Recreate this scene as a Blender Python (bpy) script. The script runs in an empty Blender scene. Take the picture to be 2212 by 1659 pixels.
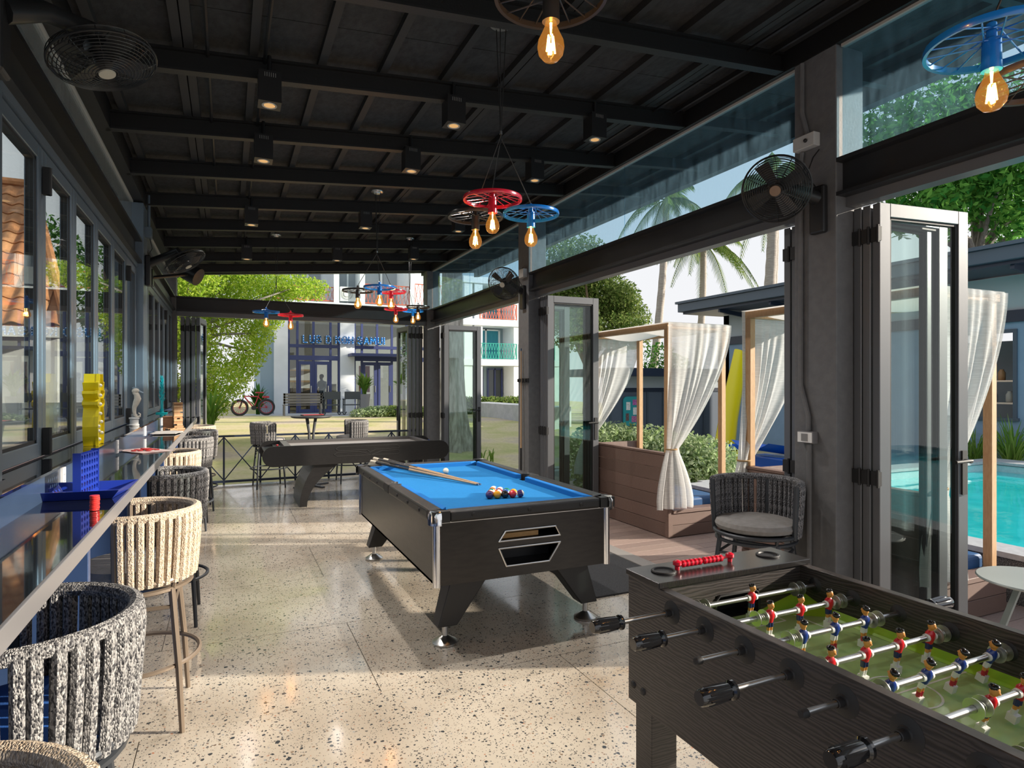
import bpy, math, random
import numpy as np
from mathutils import Vector, Matrix, Euler
random.seed(7)
sc = bpy.context.scene
COL = sc.collection
PI = math.pi
# ---------------------------------------------------------------- camera, sky, sun, exposure
TH = math.atan(614/1342.0); SN, CS = math.sin(TH), math.cos(TH); EYE = 1.55
cd = bpy.data.cameras.new('camera'); cam = bpy.data.objects.new('camera', cd); COL.objects.link(cam)
cd.sensor_width = 36; cd.lens = 36*1342/2212; cd.shift_y = 1.5/2212; cd.clip_start = .05; cd.clip_end = 500
cam.location = (0, 0, EYE); cam.rotation_euler = (PI/2, 0, -TH)
sc.camera = cam
w = bpy.data.worlds.new('sky'); sc.world = w; w.use_nodes = True
nt = w.node_tree; bg = nt.nodes['Background']
tc = nt.nodes.new('ShaderNodeTexCoord'); sx = nt.nodes.new('ShaderNodeSeparateXYZ'); cr = nt.nodes.new('ShaderNodeValToRGB')
nt.links.new(tc.outputs['Generated'], sx.inputs[0]); nt.links.new(sx.outputs['Z'], cr.inputs[0]); nt.links.new(cr.outputs[0], bg.inputs[0])
cr.color_ramp.elements[0].position = 0.0; cr.color_ramp.elements[0].color = (.83, .83, .84, 1)
cr.color_ramp.elements[1].position = .9; cr.color_ramp.elements[1].color = (.62, .74, .92, 1)
e = cr.color_ramp.elements.new(.3); e.color = (.80, .82, .86, 1)
bg.inputs[1].default_value = .60
sl = bpy.data.lights.new('sun', 'SUN'); sun = bpy.data.objects.new('sun', sl); COL.objects.link(sun)
sl.energy = 5.2; sl.angle = math.radians(1.0); sl.color = (1, .90, .76)
SUN_EL = math.radians(17.5); SUN_AZ = math.atan2(-.40, 1.0)          # low sun from the pool side, a little behind the viewer
sd = Vector((math.cos(SUN_AZ)*math.cos(SUN_EL), math.sin(SUN_AZ)*math.cos(SUN_EL), math.sin(SUN_EL)))
sun.rotation_euler = sd.to_track_quat('Z', 'Y').to_euler()
sc.view_settings.view_transform = 'Standard'; sc.view_settings.look = 'None'
sc.view_settings.gamma = 1.0; sc.view_settings.exposure = 0.9; sc.view_settings.use_curve_mapping = False
sc.cycles.max_bounces = 10; sc.cycles.transparent_max_bounces = 24; sc.cycles.caustics_reflective = False
sc.cycles.sample_clamp_indirect = 6.0; sc.cycles.use_denoising = True
# ---------------------------------------------------------------- helpers
def ray(px, py):
    a = (px-1106)/1342; b = (831-py)/1342
    return SN+a*CS, CS-a*SN, b
def onY(px, py, Y):      # world point at depth plane Y
    r = ray(px, py); t = Y/r[1]; return Vector((r[0]*t, Y, EYE+r[2]*t))
def onX(px, py, X):
    r = ray(px, py); t = X/r[0]; return Vector((X, r[1]*t, EYE+r[2]*t))
def at(px, py, t):
    r = ray(px, py); return Vector((r[0]*t, r[1]*t, EYE+r[2]*t))

class MB:
    def __init__(s): s.v = []; s.f = []; s.mi = []; s.sm = []; s.m = 0; s.T = None
    def add(s, vs, fs, smooth=False):
        o = len(s.v)
        if s.T is not None: vs = [s.T @ Vector(p) for p in vs]
        s.v += [tuple(p) for p in vs]
        for f in fs: s.f.append([i+o for i in f]); s.mi.append(s.m); s.sm.append(smooth)
        return s
    def box(s, x0, x1, y0, y1, z0, z1):
        return s.add([(x0,y0,z0),(x1,y0,z0),(x1,y1,z0),(x0,y1,z0),(x0,y0,z1),(x1,y0,z1),(x1,y1,z1),(x0,y1,z1)],
                     [(3,2,1,0),(4,5,6,7),(0,1,5,4),(1,2,6,5),(2,3,7,6),(3,0,4,7)])
    def bar(s, p0, p1, w, h, up=(0,0,1)):
        p0 = Vector(p0); p1 = Vector(p1); d = (p1-p0).normalized(); u = Vector(up)
        if abs(d.dot(u)) > .98: u = Vector((1,0,0))
        a = d.cross(u).normalized()*w/2; b = a.cross(d).normalized()*h/2
        vs = [p+sa*a+sb*b for p in (p0,p1) for sa,sb in ((-1,-1),(1,-1),(1,1),(-1,1))]
        return s.add(vs, [(3,2,1,0),(4,5,6,7),(0,1,5,4),(1,2,6,5),(2,3,7,6),(3,0,4,7)])
    def tube(s, pts, r, n=8, closed=False, caps=True, sq=1.0, up=None):
        pts = [Vector(p) for p in pts]; k = len(pts); rs = r if isinstance(r, (list,tuple)) else [r]*k
        vs = []; ref = None
        for i, p in enumerate(pts):
            a = pts[(i-1)%k] if (closed or i > 0) else p
            b = pts[(i+1)%k] if (closed or i < k-1) else p
            d = (b-a)
            d = d.normalized() if d.length > 1e-9 else Vector((0,0,1))
            if ref is None:
                ref = Vector(up) if up else (Vector((0,0,1)) if abs(d.z) < .9 else Vector((1,0,0)))
            u = (ref-d*ref.dot(d))
            u = u.normalized() if u.length > 1e-6 else d.orthogonal().normalized()
            ref = u; v = d.cross(u)
            for j in range(n):
                t = 2*PI*j/n; vs.append(p+(u*math.cos(t)+v*math.sin(t)*sq)*rs[i])
        fs = []
        for i in range(k if closed else k-1):
            for j in range(n):
                a = i*n+j; b = i*n+(j+1)%n; c = ((i+1)%k)*n+(j+1)%n; d = ((i+1)%k)*n+j
                fs.append((a,b,c,d))
        s.add(vs, fs, True)
        if caps and not closed:
            s.add(vs[:n], [tuple(range(n-1,-1,-1))]); s.add(vs[-n:], [tuple(range(n))])
        return s
    def cyl(s, p0, p1, r0, r1=None, n=12): return s.tube([p0,p1], [r0, r0 if r1 is None else r1], n)
    def ring(s, c, R, r, n=32, m=6, axis='z', sq=1.0):
        c = Vector(c); P = []
        for i in range(n):
            t = 2*PI*i/n; x, y = R*math.cos(t), R*math.sin(t)
            P.append(c+Vector({'z':(x,y,0),'y':(x,0,y),'x':(0,x,y)}[axis]))
        return s.tube(P, r, m, True, up={'z':(0,0,1),'y':(0,1,0),'x':(1,0,0)}[axis], sq=sq)
    def lathe(s, prof, n=20, c=(0,0,0), M=None, caps=True):
        c = Vector(c); vs = []; fs = []; k = len(prof)
        for r, z in prof:
            for j in range(n):
                t = 2*PI*j/n; p = Vector((r*math.cos(t), r*math.sin(t), z)); vs.append((M @ p if M else p)+c)
        for i in range(k-1):
            for j in range(n):
                fs.append((i*n+j, i*n+(j+1)%n, (i+1)*n+(j+1)%n, (i+1)*n+j))
        s.add(vs, fs, True)
        if prof[0] == prof[-1] or not caps: return s
        if prof[0][0] > 1e-5: s.add(vs[:n], [tuple(range(n-1,-1,-1))])
        if prof[-1][0] > 1e-5: s.add(vs[-n:], [tuple(range(n))])
        return s
    def ball(s, c, r, n=14, m=9, sc=(1,1,1)):
        return s.lathe([(max(r*math.sin(PI*i/m),1e-6), -r*math.cos(PI*i/m)) for i in range(m+1)], n, c, Matrix.Diagonal(Vector(sc)))
    def prism(s, poly, d0, d1, pl='xy'):
        def q(a, b, d): return {'xy':(a,b,d),'xz':(a,d,b),'yz':(d,a,b)}[pl]
        n = len(poly); vs = [q(a,b,d0) for a,b in poly]+[q(a,b,d1) for a,b in poly]
        ar = sum(poly[i][0]*poly[(i+1)%n][1]-poly[(i+1)%n][0]*poly[i][1] for i in range(n))
        fl = (ar > 0) == (d1 > d0)
        if pl == 'xz': fl = not fl
        fs = [tuple(range(n-1,-1,-1)), tuple(range(n,2*n))]+[(i,(i+1)%n,(i+1)%n+n,i+n) for i in range(n)]
        if not fl: fs = [tuple(reversed(f)) for f in fs]
        return s.add(vs, fs)
    def grid(s, fn, nu, nv, smooth=True):
        vs = [fn(i/nu, j/nv) for j in range(nv+1) for i in range(nu+1)]
        return s.add(vs, [(j*(nu+1)+i, j*(nu+1)+i+1, (j+1)*(nu+1)+i+1, (j+1)*(nu+1)+i) for j in range(nv) for i in range(nu)], smooth)
    def mesh(s, name, mats):
        me = bpy.data.meshes.new(name); me.from_pydata(s.v, [], s.f)
        for m in (mats if isinstance(mats, (list,tuple)) else [mats]): me.materials.append(m)
        me.polygons.foreach_set('material_index', s.mi); me.polygons.foreach_set('use_smooth', s.sm)
        me.update()
        if any(s.sm): me.set_sharp_from_angle(angle=math.radians(38))
        return me
    def build(s, name, mats, parent=None, bevel=0, seg=2, loc=None, rot=None):
        return obj(name, s.mesh(name, mats), parent, bevel, seg, loc, rot)
def obj(name, me, parent=None, bevel=0, seg=2, loc=None, rot=None):
    o = bpy.data.objects.new(name, me); COL.objects.link(o)
    if parent: o.parent = parent
    if loc is not None: o.location = loc
    if rot is not None: o.rotation_euler = rot
    if bevel:
        b = o.modifiers.new('bevel', 'BEVEL'); b.width = bevel; b.segments = seg; b.limit_method = 'ANGLE'; b.angle_limit = math.radians(40)
    return o
def tag(o, label=None, cat=None, group=None, kind=None):
    if label: o['label'] = label
    if cat: o['category'] = cat
    if group: o['group'] = group
    if kind: o['kind'] = kind
    return o
def thing(name, label=None, cat=None, loc=(0,0,0), rz=0, group=None, kind=None):
    o = bpy.data.objects.new(name, None); COL.objects.link(o); o.location = loc; o.rotation_euler = (0,0,rz)
    o.empty_display_size = .1
    return tag(o, label, cat, group, kind)
def copy_tree(o, parent=None):
    c = o.copy(); COL.objects.link(c)
    if parent: c.parent = parent
    for ch in o.children: copy_tree(ch, c)
    return c
def frame_to(n, up=(0,0,1)):          # matrix whose z axis is n
    n = Vector(n).normalized(); u = Vector(up); x = u.cross(n)
    x = x.normalized() if x.length > 1e-5 else Vector((1,0,0))
    return Matrix((x, n.cross(x), n)).transposed()
# ---------------------------------------------------------------- materials
MATS = {}
def mat(name, col, rough=.5, metal=0, col2=None, ns=8, nd=4, bump=0, bs=60, coat=0, emis=None, es=0, spec=None, stretch=(1,1,1), world=False, lo=.35, hi=.65, alpha=1, trans=0):
    if name in MATS: return MATS[name]
    m = bpy.data.materials.new(name); m.use_nodes = True; MATS[name] = m
    t = m.node_tree; p = t.nodes['Principled BSDF']
    p.inputs['Base Color'].default_value = (*col, 1); p.inputs['Roughness'].default_value = rough; p.inputs['Metallic'].default_value = metal
    p.inputs['Coat Weight'].default_value = coat; p.inputs['Coat Roughness'].default_value = .08
    if spec is not None: p.inputs['Specular IOR Level'].default_value = spec
    if emis: p.inputs['Emission Color'].default_value = (*emis, 1); p.inputs['Emission Strength'].default_value = es
    if trans: p.inputs['Transmission Weight'].default_value = trans
    if alpha < 1: p.inputs['Alpha'].default_value = alpha
    if col2 or bump:
        if world: vec = t.nodes.new('ShaderNodeNewGeometry').outputs['Position']
        else: vec = t.nodes.new('ShaderNodeTexCoord').outputs['Object']
        mp = t.nodes.new('ShaderNodeMapping'); mp.inputs['Scale'].default_value = stretch; t.links.new(vec, mp.inputs[0])
    if col2:
        n = t.nodes.new('ShaderNodeTexNoise'); n.inputs['Scale'].default_value = ns; n.inputs['Detail'].default_value = nd
        r = t.nodes.new('ShaderNodeValToRGB'); t.links.new(mp.outputs[0], n.inputs['Vector']); t.links.new(n.outputs[0], r.inputs[0])
        r.color_ramp.elements[0].position = lo; r.color_ramp.elements[0].color = (*col, 1)
        r.color_ramp.elements[1].position = hi; r.color_ramp.elements[1].color = (*col2, 1)
        t.links.new(r.outputs[0], p.inputs['Base Color'])
    if bump:
        n = t.nodes.new('ShaderNodeTexNoise'); n.inputs['Scale'].default_value = bs; n.inputs['Detail'].default_value = 3
        b = t.nodes.new('ShaderNodeBump'); b.inputs['Strength'].default_value = bump; b.inputs['Distance'].default_value = .01
        t.links.new(mp.outputs[0], n.inputs['Vector']); t.links.new(n.outputs[0], b.inputs['Height']); t.links.new(b.outputs[0], p.inputs['Normal'])
    return m
def glassmat(name, tint=(.93,.97,.96), dust=0, rough=0, ior=1.5, dcol=(.55,.66,.72)):
    m = bpy.data.materials.new(name); m.use_nodes = True; t = m.node_tree; t.nodes.clear(); N = t.nodes.new; L = t.links.new
    o = N('ShaderNodeOutputMaterial'); tr = N('ShaderNodeBsdfTransparent'); tr.inputs[0].default_value = (*tint,1)
    g = N('ShaderNodeBsdfGlossy'); g.inputs['Roughness'].default_value = rough
    ge = N('ShaderNodeNewGeometry'); dt = N('ShaderNodeVectorMath'); dt.operation = 'DOT_PRODUCT'; L(ge.outputs['Normal'], dt.inputs[0]); L(ge.outputs['Incoming'], dt.inputs[1])
    ab = N('ShaderNodeMath'); ab.operation = 'ABSOLUTE'; L(dt.outputs['Value'], ab.inputs[0]); om = N('ShaderNodeMath'); om.operation = 'SUBTRACT'; om.inputs[0].default_value = 1; L(ab.outputs[0], om.inputs[1])
    pw = N('ShaderNodeMath'); pw.operation = 'POWER'; pw.inputs[1].default_value = 5; L(om.outputs[0], pw.inputs[0]); r0 = ((ior-1)/(ior+1))**2
    fr = N('ShaderNodeMath'); fr.operation = 'MULTIPLY_ADD'; fr.inputs[1].default_value = 1-r0; fr.inputs[2].default_value = r0; L(pw.outputs[0], fr.inputs[0])   # thin-pane (Schlick) reflectance
    mx = N('ShaderNodeMixShader'); L(fr.outputs[0], mx.inputs[0]); L(tr.outputs[0], mx.inputs[1]); L(g.outputs[0], mx.inputs[2])
    out = mx
    if dust:
        d = N('ShaderNodeBsdfDiffuse'); d.inputs[0].default_value = (*dcol,1); tl = N('ShaderNodeBsdfTranslucent'); tl.inputs[0].default_value = (*dcol,1)
        ad = N('ShaderNodeMixShader'); L(d.outputs[0], ad.inputs[1]); L(tl.outputs[0], ad.inputs[2])
        n = N('ShaderNodeTexNoise'); n.inputs['Scale'].default_value = 6; n.inputs['Detail'].default_value = 6
        g2 = N('ShaderNodeNewGeometry'); mp = N('ShaderNodeMapping'); mp.inputs['Scale'].default_value = (4,4,1); L(g2.outputs['Position'], mp.inputs[0]); L(mp.outputs[0], n.inputs['Vector'])
        mr = N('ShaderNodeMapRange'); mr.inputs['From Min'].default_value = .3; mr.inputs['From Max'].default_value = .7; mr.inputs['To Min'].default_value = dust*.4; mr.inputs['To Max'].default_value = dust*1.5
        L(n.outputs[0], mr.inputs[0]); m2 = N('ShaderNodeMixShader'); L(mr.outputs[0], m2.inputs[0]); L(mx.outputs[0], m2.inputs[1]); L(ad.outputs[0], m2.inputs[2]); out = m2
    L(out.outputs[0], o.inputs[0]); MATS[name] = m; return m
def thinmat(name, col, tl=.4, clear=0, rand=0, col2=None):     # cloth and leaves: diffuse + translucent (+ open weave)
    m = bpy.data.materials.new(name); m.use_nodes = True; t = m.node_tree; t.nodes.clear(); N = t.nodes.new; L = t.links.new
    o = N('ShaderNodeOutputMaterial'); d = N('ShaderNodeBsdfDiffuse'); tr = N('ShaderNodeBsdfTranslucent'); mx = N('ShaderNodeMixShader'); mx.inputs[0].default_value = tl
    d.inputs[0].default_value = (*col,1); tr.inputs[0].default_value = (*col,1)
    if col2:
        g = N('ShaderNodeNewGeometry'); r = N('ShaderNodeValToRGB'); L(g.outputs['Random Per Island'], r.inputs[0])
        r.color_ramp.elements[0].color = (*col,1); r.color_ramp.elements[1].color = (*col2,1); L(r.outputs[0], d.inputs[0]); L(r.outputs[0], tr.inputs[0])
    L(d.outputs[0], mx.inputs[1]); L(tr.outputs[0], mx.inputs[2]); out = mx
    if clear:
        c = N('ShaderNodeBsdfTransparent'); m2 = N('ShaderNodeMixShader'); L(mx.outputs[0], m2.inputs[1]); L(c.outputs[0], m2.inputs[2]); out = m2
        tcn = N('ShaderNodeTexCoord'); wv = N('ShaderNodeTexNoise'); wv.inputs['Scale'].default_value = 30; mp = N('ShaderNodeMapping'); mp.inputs['Scale'].default_value = (.4,.4,6)
        L(tcn.outputs['Object'], mp.inputs[0]); L(mp.outputs[0], wv.inputs['Vector'])
        mr = N('ShaderNodeMapRange'); mr.inputs['From Min'].default_value = .3; mr.inputs['From Max'].default_value = .7; mr.inputs['To Min'].default_value = clear*.5; mr.inputs['To Max'].default_value = clear*1.5
        L(wv.outputs[0], mr.inputs[0]); L(mr.outputs[0], m2.inputs[0])
    L(out.outputs[0], o.inputs[0]); MATS[name] = m; return m
BLACK = mat('black_paint', (.016,.016,.018), .45)
CEILB = mat('ceiling_board', (.016,.016,.0165), .8, col2=(.032,.032,.033), ns=14, nd=8, bump=.4, bs=25, world=True, stretch=(2,1,1))
JOIST = mat('joist_steel', (.006,.006,.0065), .5, bump=.1, bs=80)
BATT = mat('batten_paint', (.019,.019,.0195), .65)
STEEL = mat('charcoal_steel', (.014,.015,.017), .42, col2=(.019,.02,.022), ns=5)
ALU = mat('dark_aluminium', (.14,.145,.155), .38, .35, bump=.05, bs=400)
ALU2 = mat('slate_aluminium', (.15,.19,.235), .35, .3, bump=.05, bs=400)
COLM = mat('column_paint', (.115,.117,.122), .65, col2=(.135,.137,.142), ns=20, bump=.12, bs=60)
GASK = mat('black_rubber', (.012,.012,.013), .6)
GLASS = glassmat('clear_glass')
GLASSD = glassmat('dusty_glass', (.70,.83,.90), .07, dcol=(.34,.50,.62))
GLASSL = glassmat('streaky_glass', (.80,.84,.84), .20, dcol=(.30,.31,.30))
GREYM = mat('grey_trim', (.42,.40,.37), .5)
CHROME = mat('chrome', (.8,.8,.8), .12, 1.0)
BRUSH = mat('brushed_steel', (.62,.61,.59), .28, 1.0)
WHITE = mat('white_plastic', (.78,.78,.76), .45)
BLUEP = mat('blue_laminate', (.030,.058,.14), .3, col2=(.036,.068,.16), ns=4)
GLOSSB = mat('black_glass', (.008,.010,.014), .03, spec=.8, coat=.3)
# ================================================================ STRUCTURE
def terrazzo():
    m = bpy.data.materials.new('terrazzo'); m.use_nodes = True; t = m.node_tree; N = t.nodes.new; L = t.links.new
    p = t.nodes['Principled BSDF']; g = N('ShaderNodeNewGeometry').outputs['Position']
    wob = N('ShaderNodeTexNoise'); wob.inputs['Scale'].default_value = 40; L(g, wob.inputs['Vector'])
    ad = N('ShaderNodeMixRGB'); ad.blend_type = 'ADD'; ad.inputs[0].default_value = .018; L(g, ad.inputs[1]); L(wob.outputs['Color'], ad.inputs[2])
    base = N('ShaderNodeTexNoise'); base.inputs['Scale'].default_value = 1.3; base.inputs['Detail'].default_value = 6; L(g, base.inputs['Vector'])
    r = N('ShaderNodeValToRGB'); L(base.outputs[0], r.inputs[0])
    r.color_ramp.elements[0].position = .3; r.color_ramp.elements[0].color = (.36,.30,.23,1); r.color_ramp.elements[1].position = .6; r.color_ramp.elements[1].color = (.54,.475,.385,1)
    e = r.color_ramp.elements.new(.24); e.color = (.34,.25,.16,1)
    cur = r.outputs[0]
    for scale, rad, frac in ((68, .25, .50), (140, .22, .5), (34, .20, .16)):
        v = N('ShaderNodeTexVoronoi'); v.inputs['Scale'].default_value = scale; L(ad.outputs[0], v.inputs['Vector'])
        s = N('ShaderNodeSeparateColor'); L(v.outputs['Color'], s.inputs[0])
        lt = N('ShaderNodeMath'); lt.operation = 'LESS_THAN'; lt.inputs[1].default_value = frac; L(s.outputs[0], lt.inputs[0])
        rr = N('ShaderNodeMath'); rr.operation = 'MULTIPLY_ADD'; rr.inputs[1].default_value = rad*1.3; rr.inputs[2].default_value = rad*.5; L(s.outputs[1], rr.inputs[0])
        d = N('ShaderNodeMath'); d.operation = 'LESS_THAN'; L(v.outputs['Distance'], d.inputs[0]); L(rr.outputs[0], d.inputs[1])
        mu = N('ShaderNodeMath'); mu.operation = 'MULTIPLY'; L(lt.outputs[0], mu.inputs[0]); L(d.outputs[0], mu.inputs[1])
        cr2 = N('ShaderNodeValToRGB'); L(s.outputs[2], cr2.inputs[0]); cr2.color_ramp.interpolation = 'CONSTANT'
        el = cr2.color_ramp.elements; el[0].color = (.045,.05,.055,1); el[1].position = .55; el[1].color = (.12,.11,.10,1)
        for pos, c in ((.74,(.22,.15,.10,1)), (.84,(.30,.30,.29,1)), (.93,(.42,.20,.12,1))): x = el.new(pos); x.color = c
        mx = N('ShaderNodeMixRGB'); L(mu.outputs[0], mx.inputs[0]); L(cur, mx.inputs[1]); L(cr2.outputs[0], mx.inputs[2]); cur = mx.outputs[0]
    L(cur, p.inputs['Base Color'])
    rn = N('ShaderNodeTexNoise'); rn.inputs['Scale'].default_value = 2.2; rn.inputs['Detail'].default_value = 5; L(g, rn.inputs['Vector'])
    mr = N('ShaderNodeMapRange'); mr.inputs['From Min'].default_value = .3; mr.inputs['From Max'].default_value = .7; mr.inputs['To Min'].default_value = .06; mr.inputs['To Max'].default_value = .20; L(rn.outputs[0], mr.inputs[0]); L(mr.outputs[0], p.inputs['Roughness'])
    p.inputs['Specular IOR Level'].default_value = .8
    return m
TERR = terrazzo()
X0, X1, YF = -.76, 3.22, 10.46
fl = MB().box(X0-.02, X1+.03, -1.2, YF+.15, -.2, -.006).build('floor', mat('joint_grout', (.06,.05,.045), .8)); tag(fl, 'polished terrazzo floor of large slabs', kind='structure')
ys = [-1.2, .03, 1.06, 2.10, 3.13, 4.13, 5.2, 6.2, 7.24, 8.27, 9.3, YF+.14]
for i in range(len(ys)-1):
    off = -.35 if i % 2 == 1 else .705-2.08
    xs = [X0]+[x for x in (off+2.08*k for k in range(4)) if X0+.1 < x < X1-.05]+[X1]
    for j in range(len(xs)-1):
        MB().box(xs[j]+.002, xs[j+1]-.002, ys[i]+.002, ys[i+1]-.002, -.03, 0).build('floor_slab', TERR, fl)
# threshold strip and deck
tag(MB().box(3.22, 3.36, -1.2, YF, -.05, .004).build('trim_1', mat('threshold_metal', (.42,.40,.38), .4, .5)), 'grey metal sill along the pool side opening', kind='structure')
DECK = [mat('deck_board_%d' % i, c, .6, col2=tuple(v*1.25 for v in c), ns=30, stretch=(1,8,1), bump=.3, bs=40) for i, c in enumerate(((.24,.175,.15),(.27,.195,.168),(.215,.155,.135)))]
dk = MB().box(3.36, 5.08, -1.2, 10.4, -.2, -.03).build('deck', mat('deck_shadow_gap', (.03,.022,.02), .8)); tag(dk, 'brown composite pool deck', kind='structure')
y = -1.2; k = 0
while y < 10.3:
    s = 3.9+random.random()*.8
    for a, b in ((3.365, s-.002), (s+.002, 5.07)):
        MB().box(a, b, y+.003, y+.139, -.028, -.004).build('deck_plank', DECK[k % 3], dk, bevel=.002, seg=1); k += 1
    y += .142
# columns
def column(x0, x1, y0, y1, zt, m=COLM):
    return tag(MB().box(x0, x1, y0, y1, 0, zt).build('column', m, bevel=.006), 'grey painted column', kind='structure')
for y0, y1 in ((-1.55,-1.28), (2.48,2.77), (6.51,6.79)): column(3.19, 3.42, y0, y1, 3.52)
for y0, y1 in ((2.34,2.62), (6.47,6.76)): column(-.95, -.69, y0, y1, 3.19, ALU2)
column(3.13, 3.36, 10.36, 10.60, 3.52); column(-.95, -.69, 10.36, 10.62, 3.19)
# edge beams with flanges, over the openings
def beam(name, a, b, ax):
    m = MB()
    if ax == 'y': x, s, y0, y1 = a[0], a[1], b[0], b[1]
    if ax == 'y':
        m.box(min(x, x+s*.10), max(x, x+s*.10), y0, y1, 2.835, 2.858).box(min(x+s*.055,x+s*.07), max(x+s*.055,x+s*.07), y0, y1, 2.66, 2.836).box(min(x, x+s*.10), max(x, x+s*.10), y0, y1, 2.64, 2.661)
    else:
        x0, x1, yy = a[0], a[1], b
        m.box(x0, x1, yy, yy+.10, 2.835, 2.858).box(x0, x1, yy+.055, yy+.07, 2.66, 2.836).box(x0, x1, yy, yy+.10, 2.64, 2.661)
    return tag(m.build(name, STEEL), 'charcoal steel beam over the openings', kind='structure')
n = 2
for y0, y1 in ((-1.28,2.48), (2.77,6.51), (6.79,10.36)):
    beam('trim_%d' % n, (3.19, 1), (y0, y1), 'y'); n += 1
for y0, y1 in ((-1.28,2.34), (2.62,6.47), (6.76,10.36)):
    beam('trim_%d' % n, (-.70, -1), (y0, y1), 'y'); n += 1
beam('trim_%d' % n, (-.69, 3.13), 10.36, 'x'); n += 1
for y0, y1 in ((-1.28,2.48), (2.77,6.51), (6.79,10.36)):     # door heads, right
    tag(MB().box(3.27, 3.36, y0, y1, 2.585, 2.64).build('trim_%d' % n, ALU), 'aluminium door head, pool side', kind='structure'); n += 1
for y0, y1 in ((-1.28,2.34), (2.62,6.47), (6.76,10.36)):     # window heads, left
    tag(MB().box(-.83, -.735, y0, y1, 2.60, 2.64).build('trim_%d' % n, ALU2), 'aluminium window head', kind='structure'); n += 1
tag(MB().box(-.69, 3.13, 10.42, 10.52, 2.575, 2.64).build('trim_%d' % n, ALU), 'aluminium door head, garden side', kind='structure'); n += 1
# roof line: z = 3.258 + .082 x at the joist undersides
def zr(x): return 3.258+.082*x
def slopebox(m, x0, x1, y0, y1, d0, d1):
    return m.add([(x0,y0,zr(x0)+d0),(x1,y0,zr(x1)+d0),(x1,y1,zr(x1)+d0),(x0,y1,zr(x0)+d0),(x0,y0,zr(x0)+d1),(x1,y0,zr(x1)+d1),(x1,y1,zr(x1)+d1),(x0,y1,zr(x0)+d1)],
                 [(3,2,1,0),(4,5,6,7),(0,1,5,4),(1,2,6,5),(2,3,7,6),(3,0,4,7)])
XL, XR, YB, YE = -1.12, 4.34, -1.6, 11.0
ce = slopebox(MB(), XL, XR, YB, YE, .185, .26).build('ceiling', BLACK); tag(ce, 'black painted sloping ceiling with joists and battens', kind='structure')
jy = [-.9, .05, 1.0, 1.93, 2.87, 3.80, 4.74, 5.67, 6.62, 7.57, 8.5, 9.45, 10.38]
bx = [-1.0, -.62, -.245, .13, .50, .86, 1.25, 1.63, 2.02, 2.40, 2.78, 3.15, 3.55, 3.95]
for i in range(len(bx)-1):                                     # ceiling boards between battens
    for y0, y1 in ((YB, 1.0), (1.0, 3.42), (3.42, 5.85), (5.85, 8.28), (8.28, YE)):
        slopebox(MB(), bx[i]+.003, bx[i+1]-.003, y0+.003, y1-.003, .165, .183).build('ceiling_board', CEILB, ce)
for x in bx:
    for d in ((0, .052) if abs(x+.245) < .01 or abs(x-1.63) < .01 or abs(x-2.78) < .01 else (0,)):
        slopebox(MB(), x-.02+d, x+.025+d, YB, YE, .12, .167).build('batten', BATT, ce)
for yj in jy:
    m = slopebox(MB(), -.72, 3.22, yj-.03, yj+.03, 0, .012); slopebox(m, -.72, 3.22, yj-.006, yj+.006, .01, .11); slopebox(m, -.72, 3.22, yj-.03, yj+.03, .108, .122)
    m.build('joist', JOIST, ce)
    slopebox(MB(), 3.28, XR-.1, yj-.03, yj+.03, .03, .122).build('outrigger', JOIST, ce)
slopebox(MB(), XR-.1, XR, YB, YE, -.02, .2).build('fascia', STEEL, ce); slopebox(MB(), XL, XL+.06, YB, YE, .06, .2).build('fascia', STEEL, ce)
slopebox(MB(), XL, XR, YE-.1, YE, .06, .2).build('fascia', STEEL, ce)
slopebox(MB(), 3.18, 3.28, YB, YE-.1, -.005, .165).build('edge_purlin', JOIST, ce); slopebox(MB(), -.80, -.69, YB, YE-.1, 0, .165).build('edge_purlin', JOIST, ce)
m = MB()                                                         # cable conduits under the ceiling
for x, ya, yb in ((-.10,-1,6.5), (.19,-1,8.4), (2.90,-1,8.0), (3.09,-1,10)): m.tube([(x,ya,zr(x)+.105),(x,yb,zr(x)+.105)], .011, 6)
m.build('conduit', JOIST, ce)
# clerestory glazing: window_n
wn = 1
def pane_y(x, y0, y1, z0, za, zb, g, lab):      # glass in plane x, y0..y1
    global wn
    t = thing('window_%d' % wn, lab, kind='structure'); wn += 1
    MB().box(x, x+.01, y0, y1, z0, za).build('pane', g, t)
    MB().box(x-.012, x+.022, y0, y1, za-.004, za+.016).build('glazing_bead', GREYM, t)
    MB().box(x-.012, x+.022, y0, y1, z0-.006, z0+.006).build('glazing_bead', GREYM, t)
    return t
for y0, y1 in ((-1.28,.6), (.604,2.47), (2.78,4.64), (4.644,6.5), (6.8,8.56), (8.564,10.35)):
    pane_y(3.23, y0, y1, 2.862, 3.505, 0, GLASSD, 'dusty clerestory pane above the pool side doors')
for y0, y1 in ((-1.28,2.33), (2.63,6.46), (6.77,10.35)):
    pane_y(-.79, y0, y1, 2.862, 3.185, 0, GLASSL, 'streaky clerestory pane above the bar windows')
for x0, x1 in ((-.68,1.22), (1.224,3.12)):
    t = thing('window_%d' % wn, 'clerestory pane above the garden opening', kind='structure'); wn += 1
    MB().add([(x0,10.44,2.862),(x1,10.44,2.862),(x1,10.44,zr(x1)+.11),(x0,10.44,zr(x0)+.11),(x0,10.45,2.862),(x1,10.45,2.862),(x1,10.45,zr(x1)+.11),(x0,10.45,zr(x0)+.11)],
             [(3,2,1,0),(4,5,6,7),(0,1,5,4),(1,2,6,5),(2,3,7,6),(3,0,4,7)]).build('pane', GLASS, t)
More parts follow.
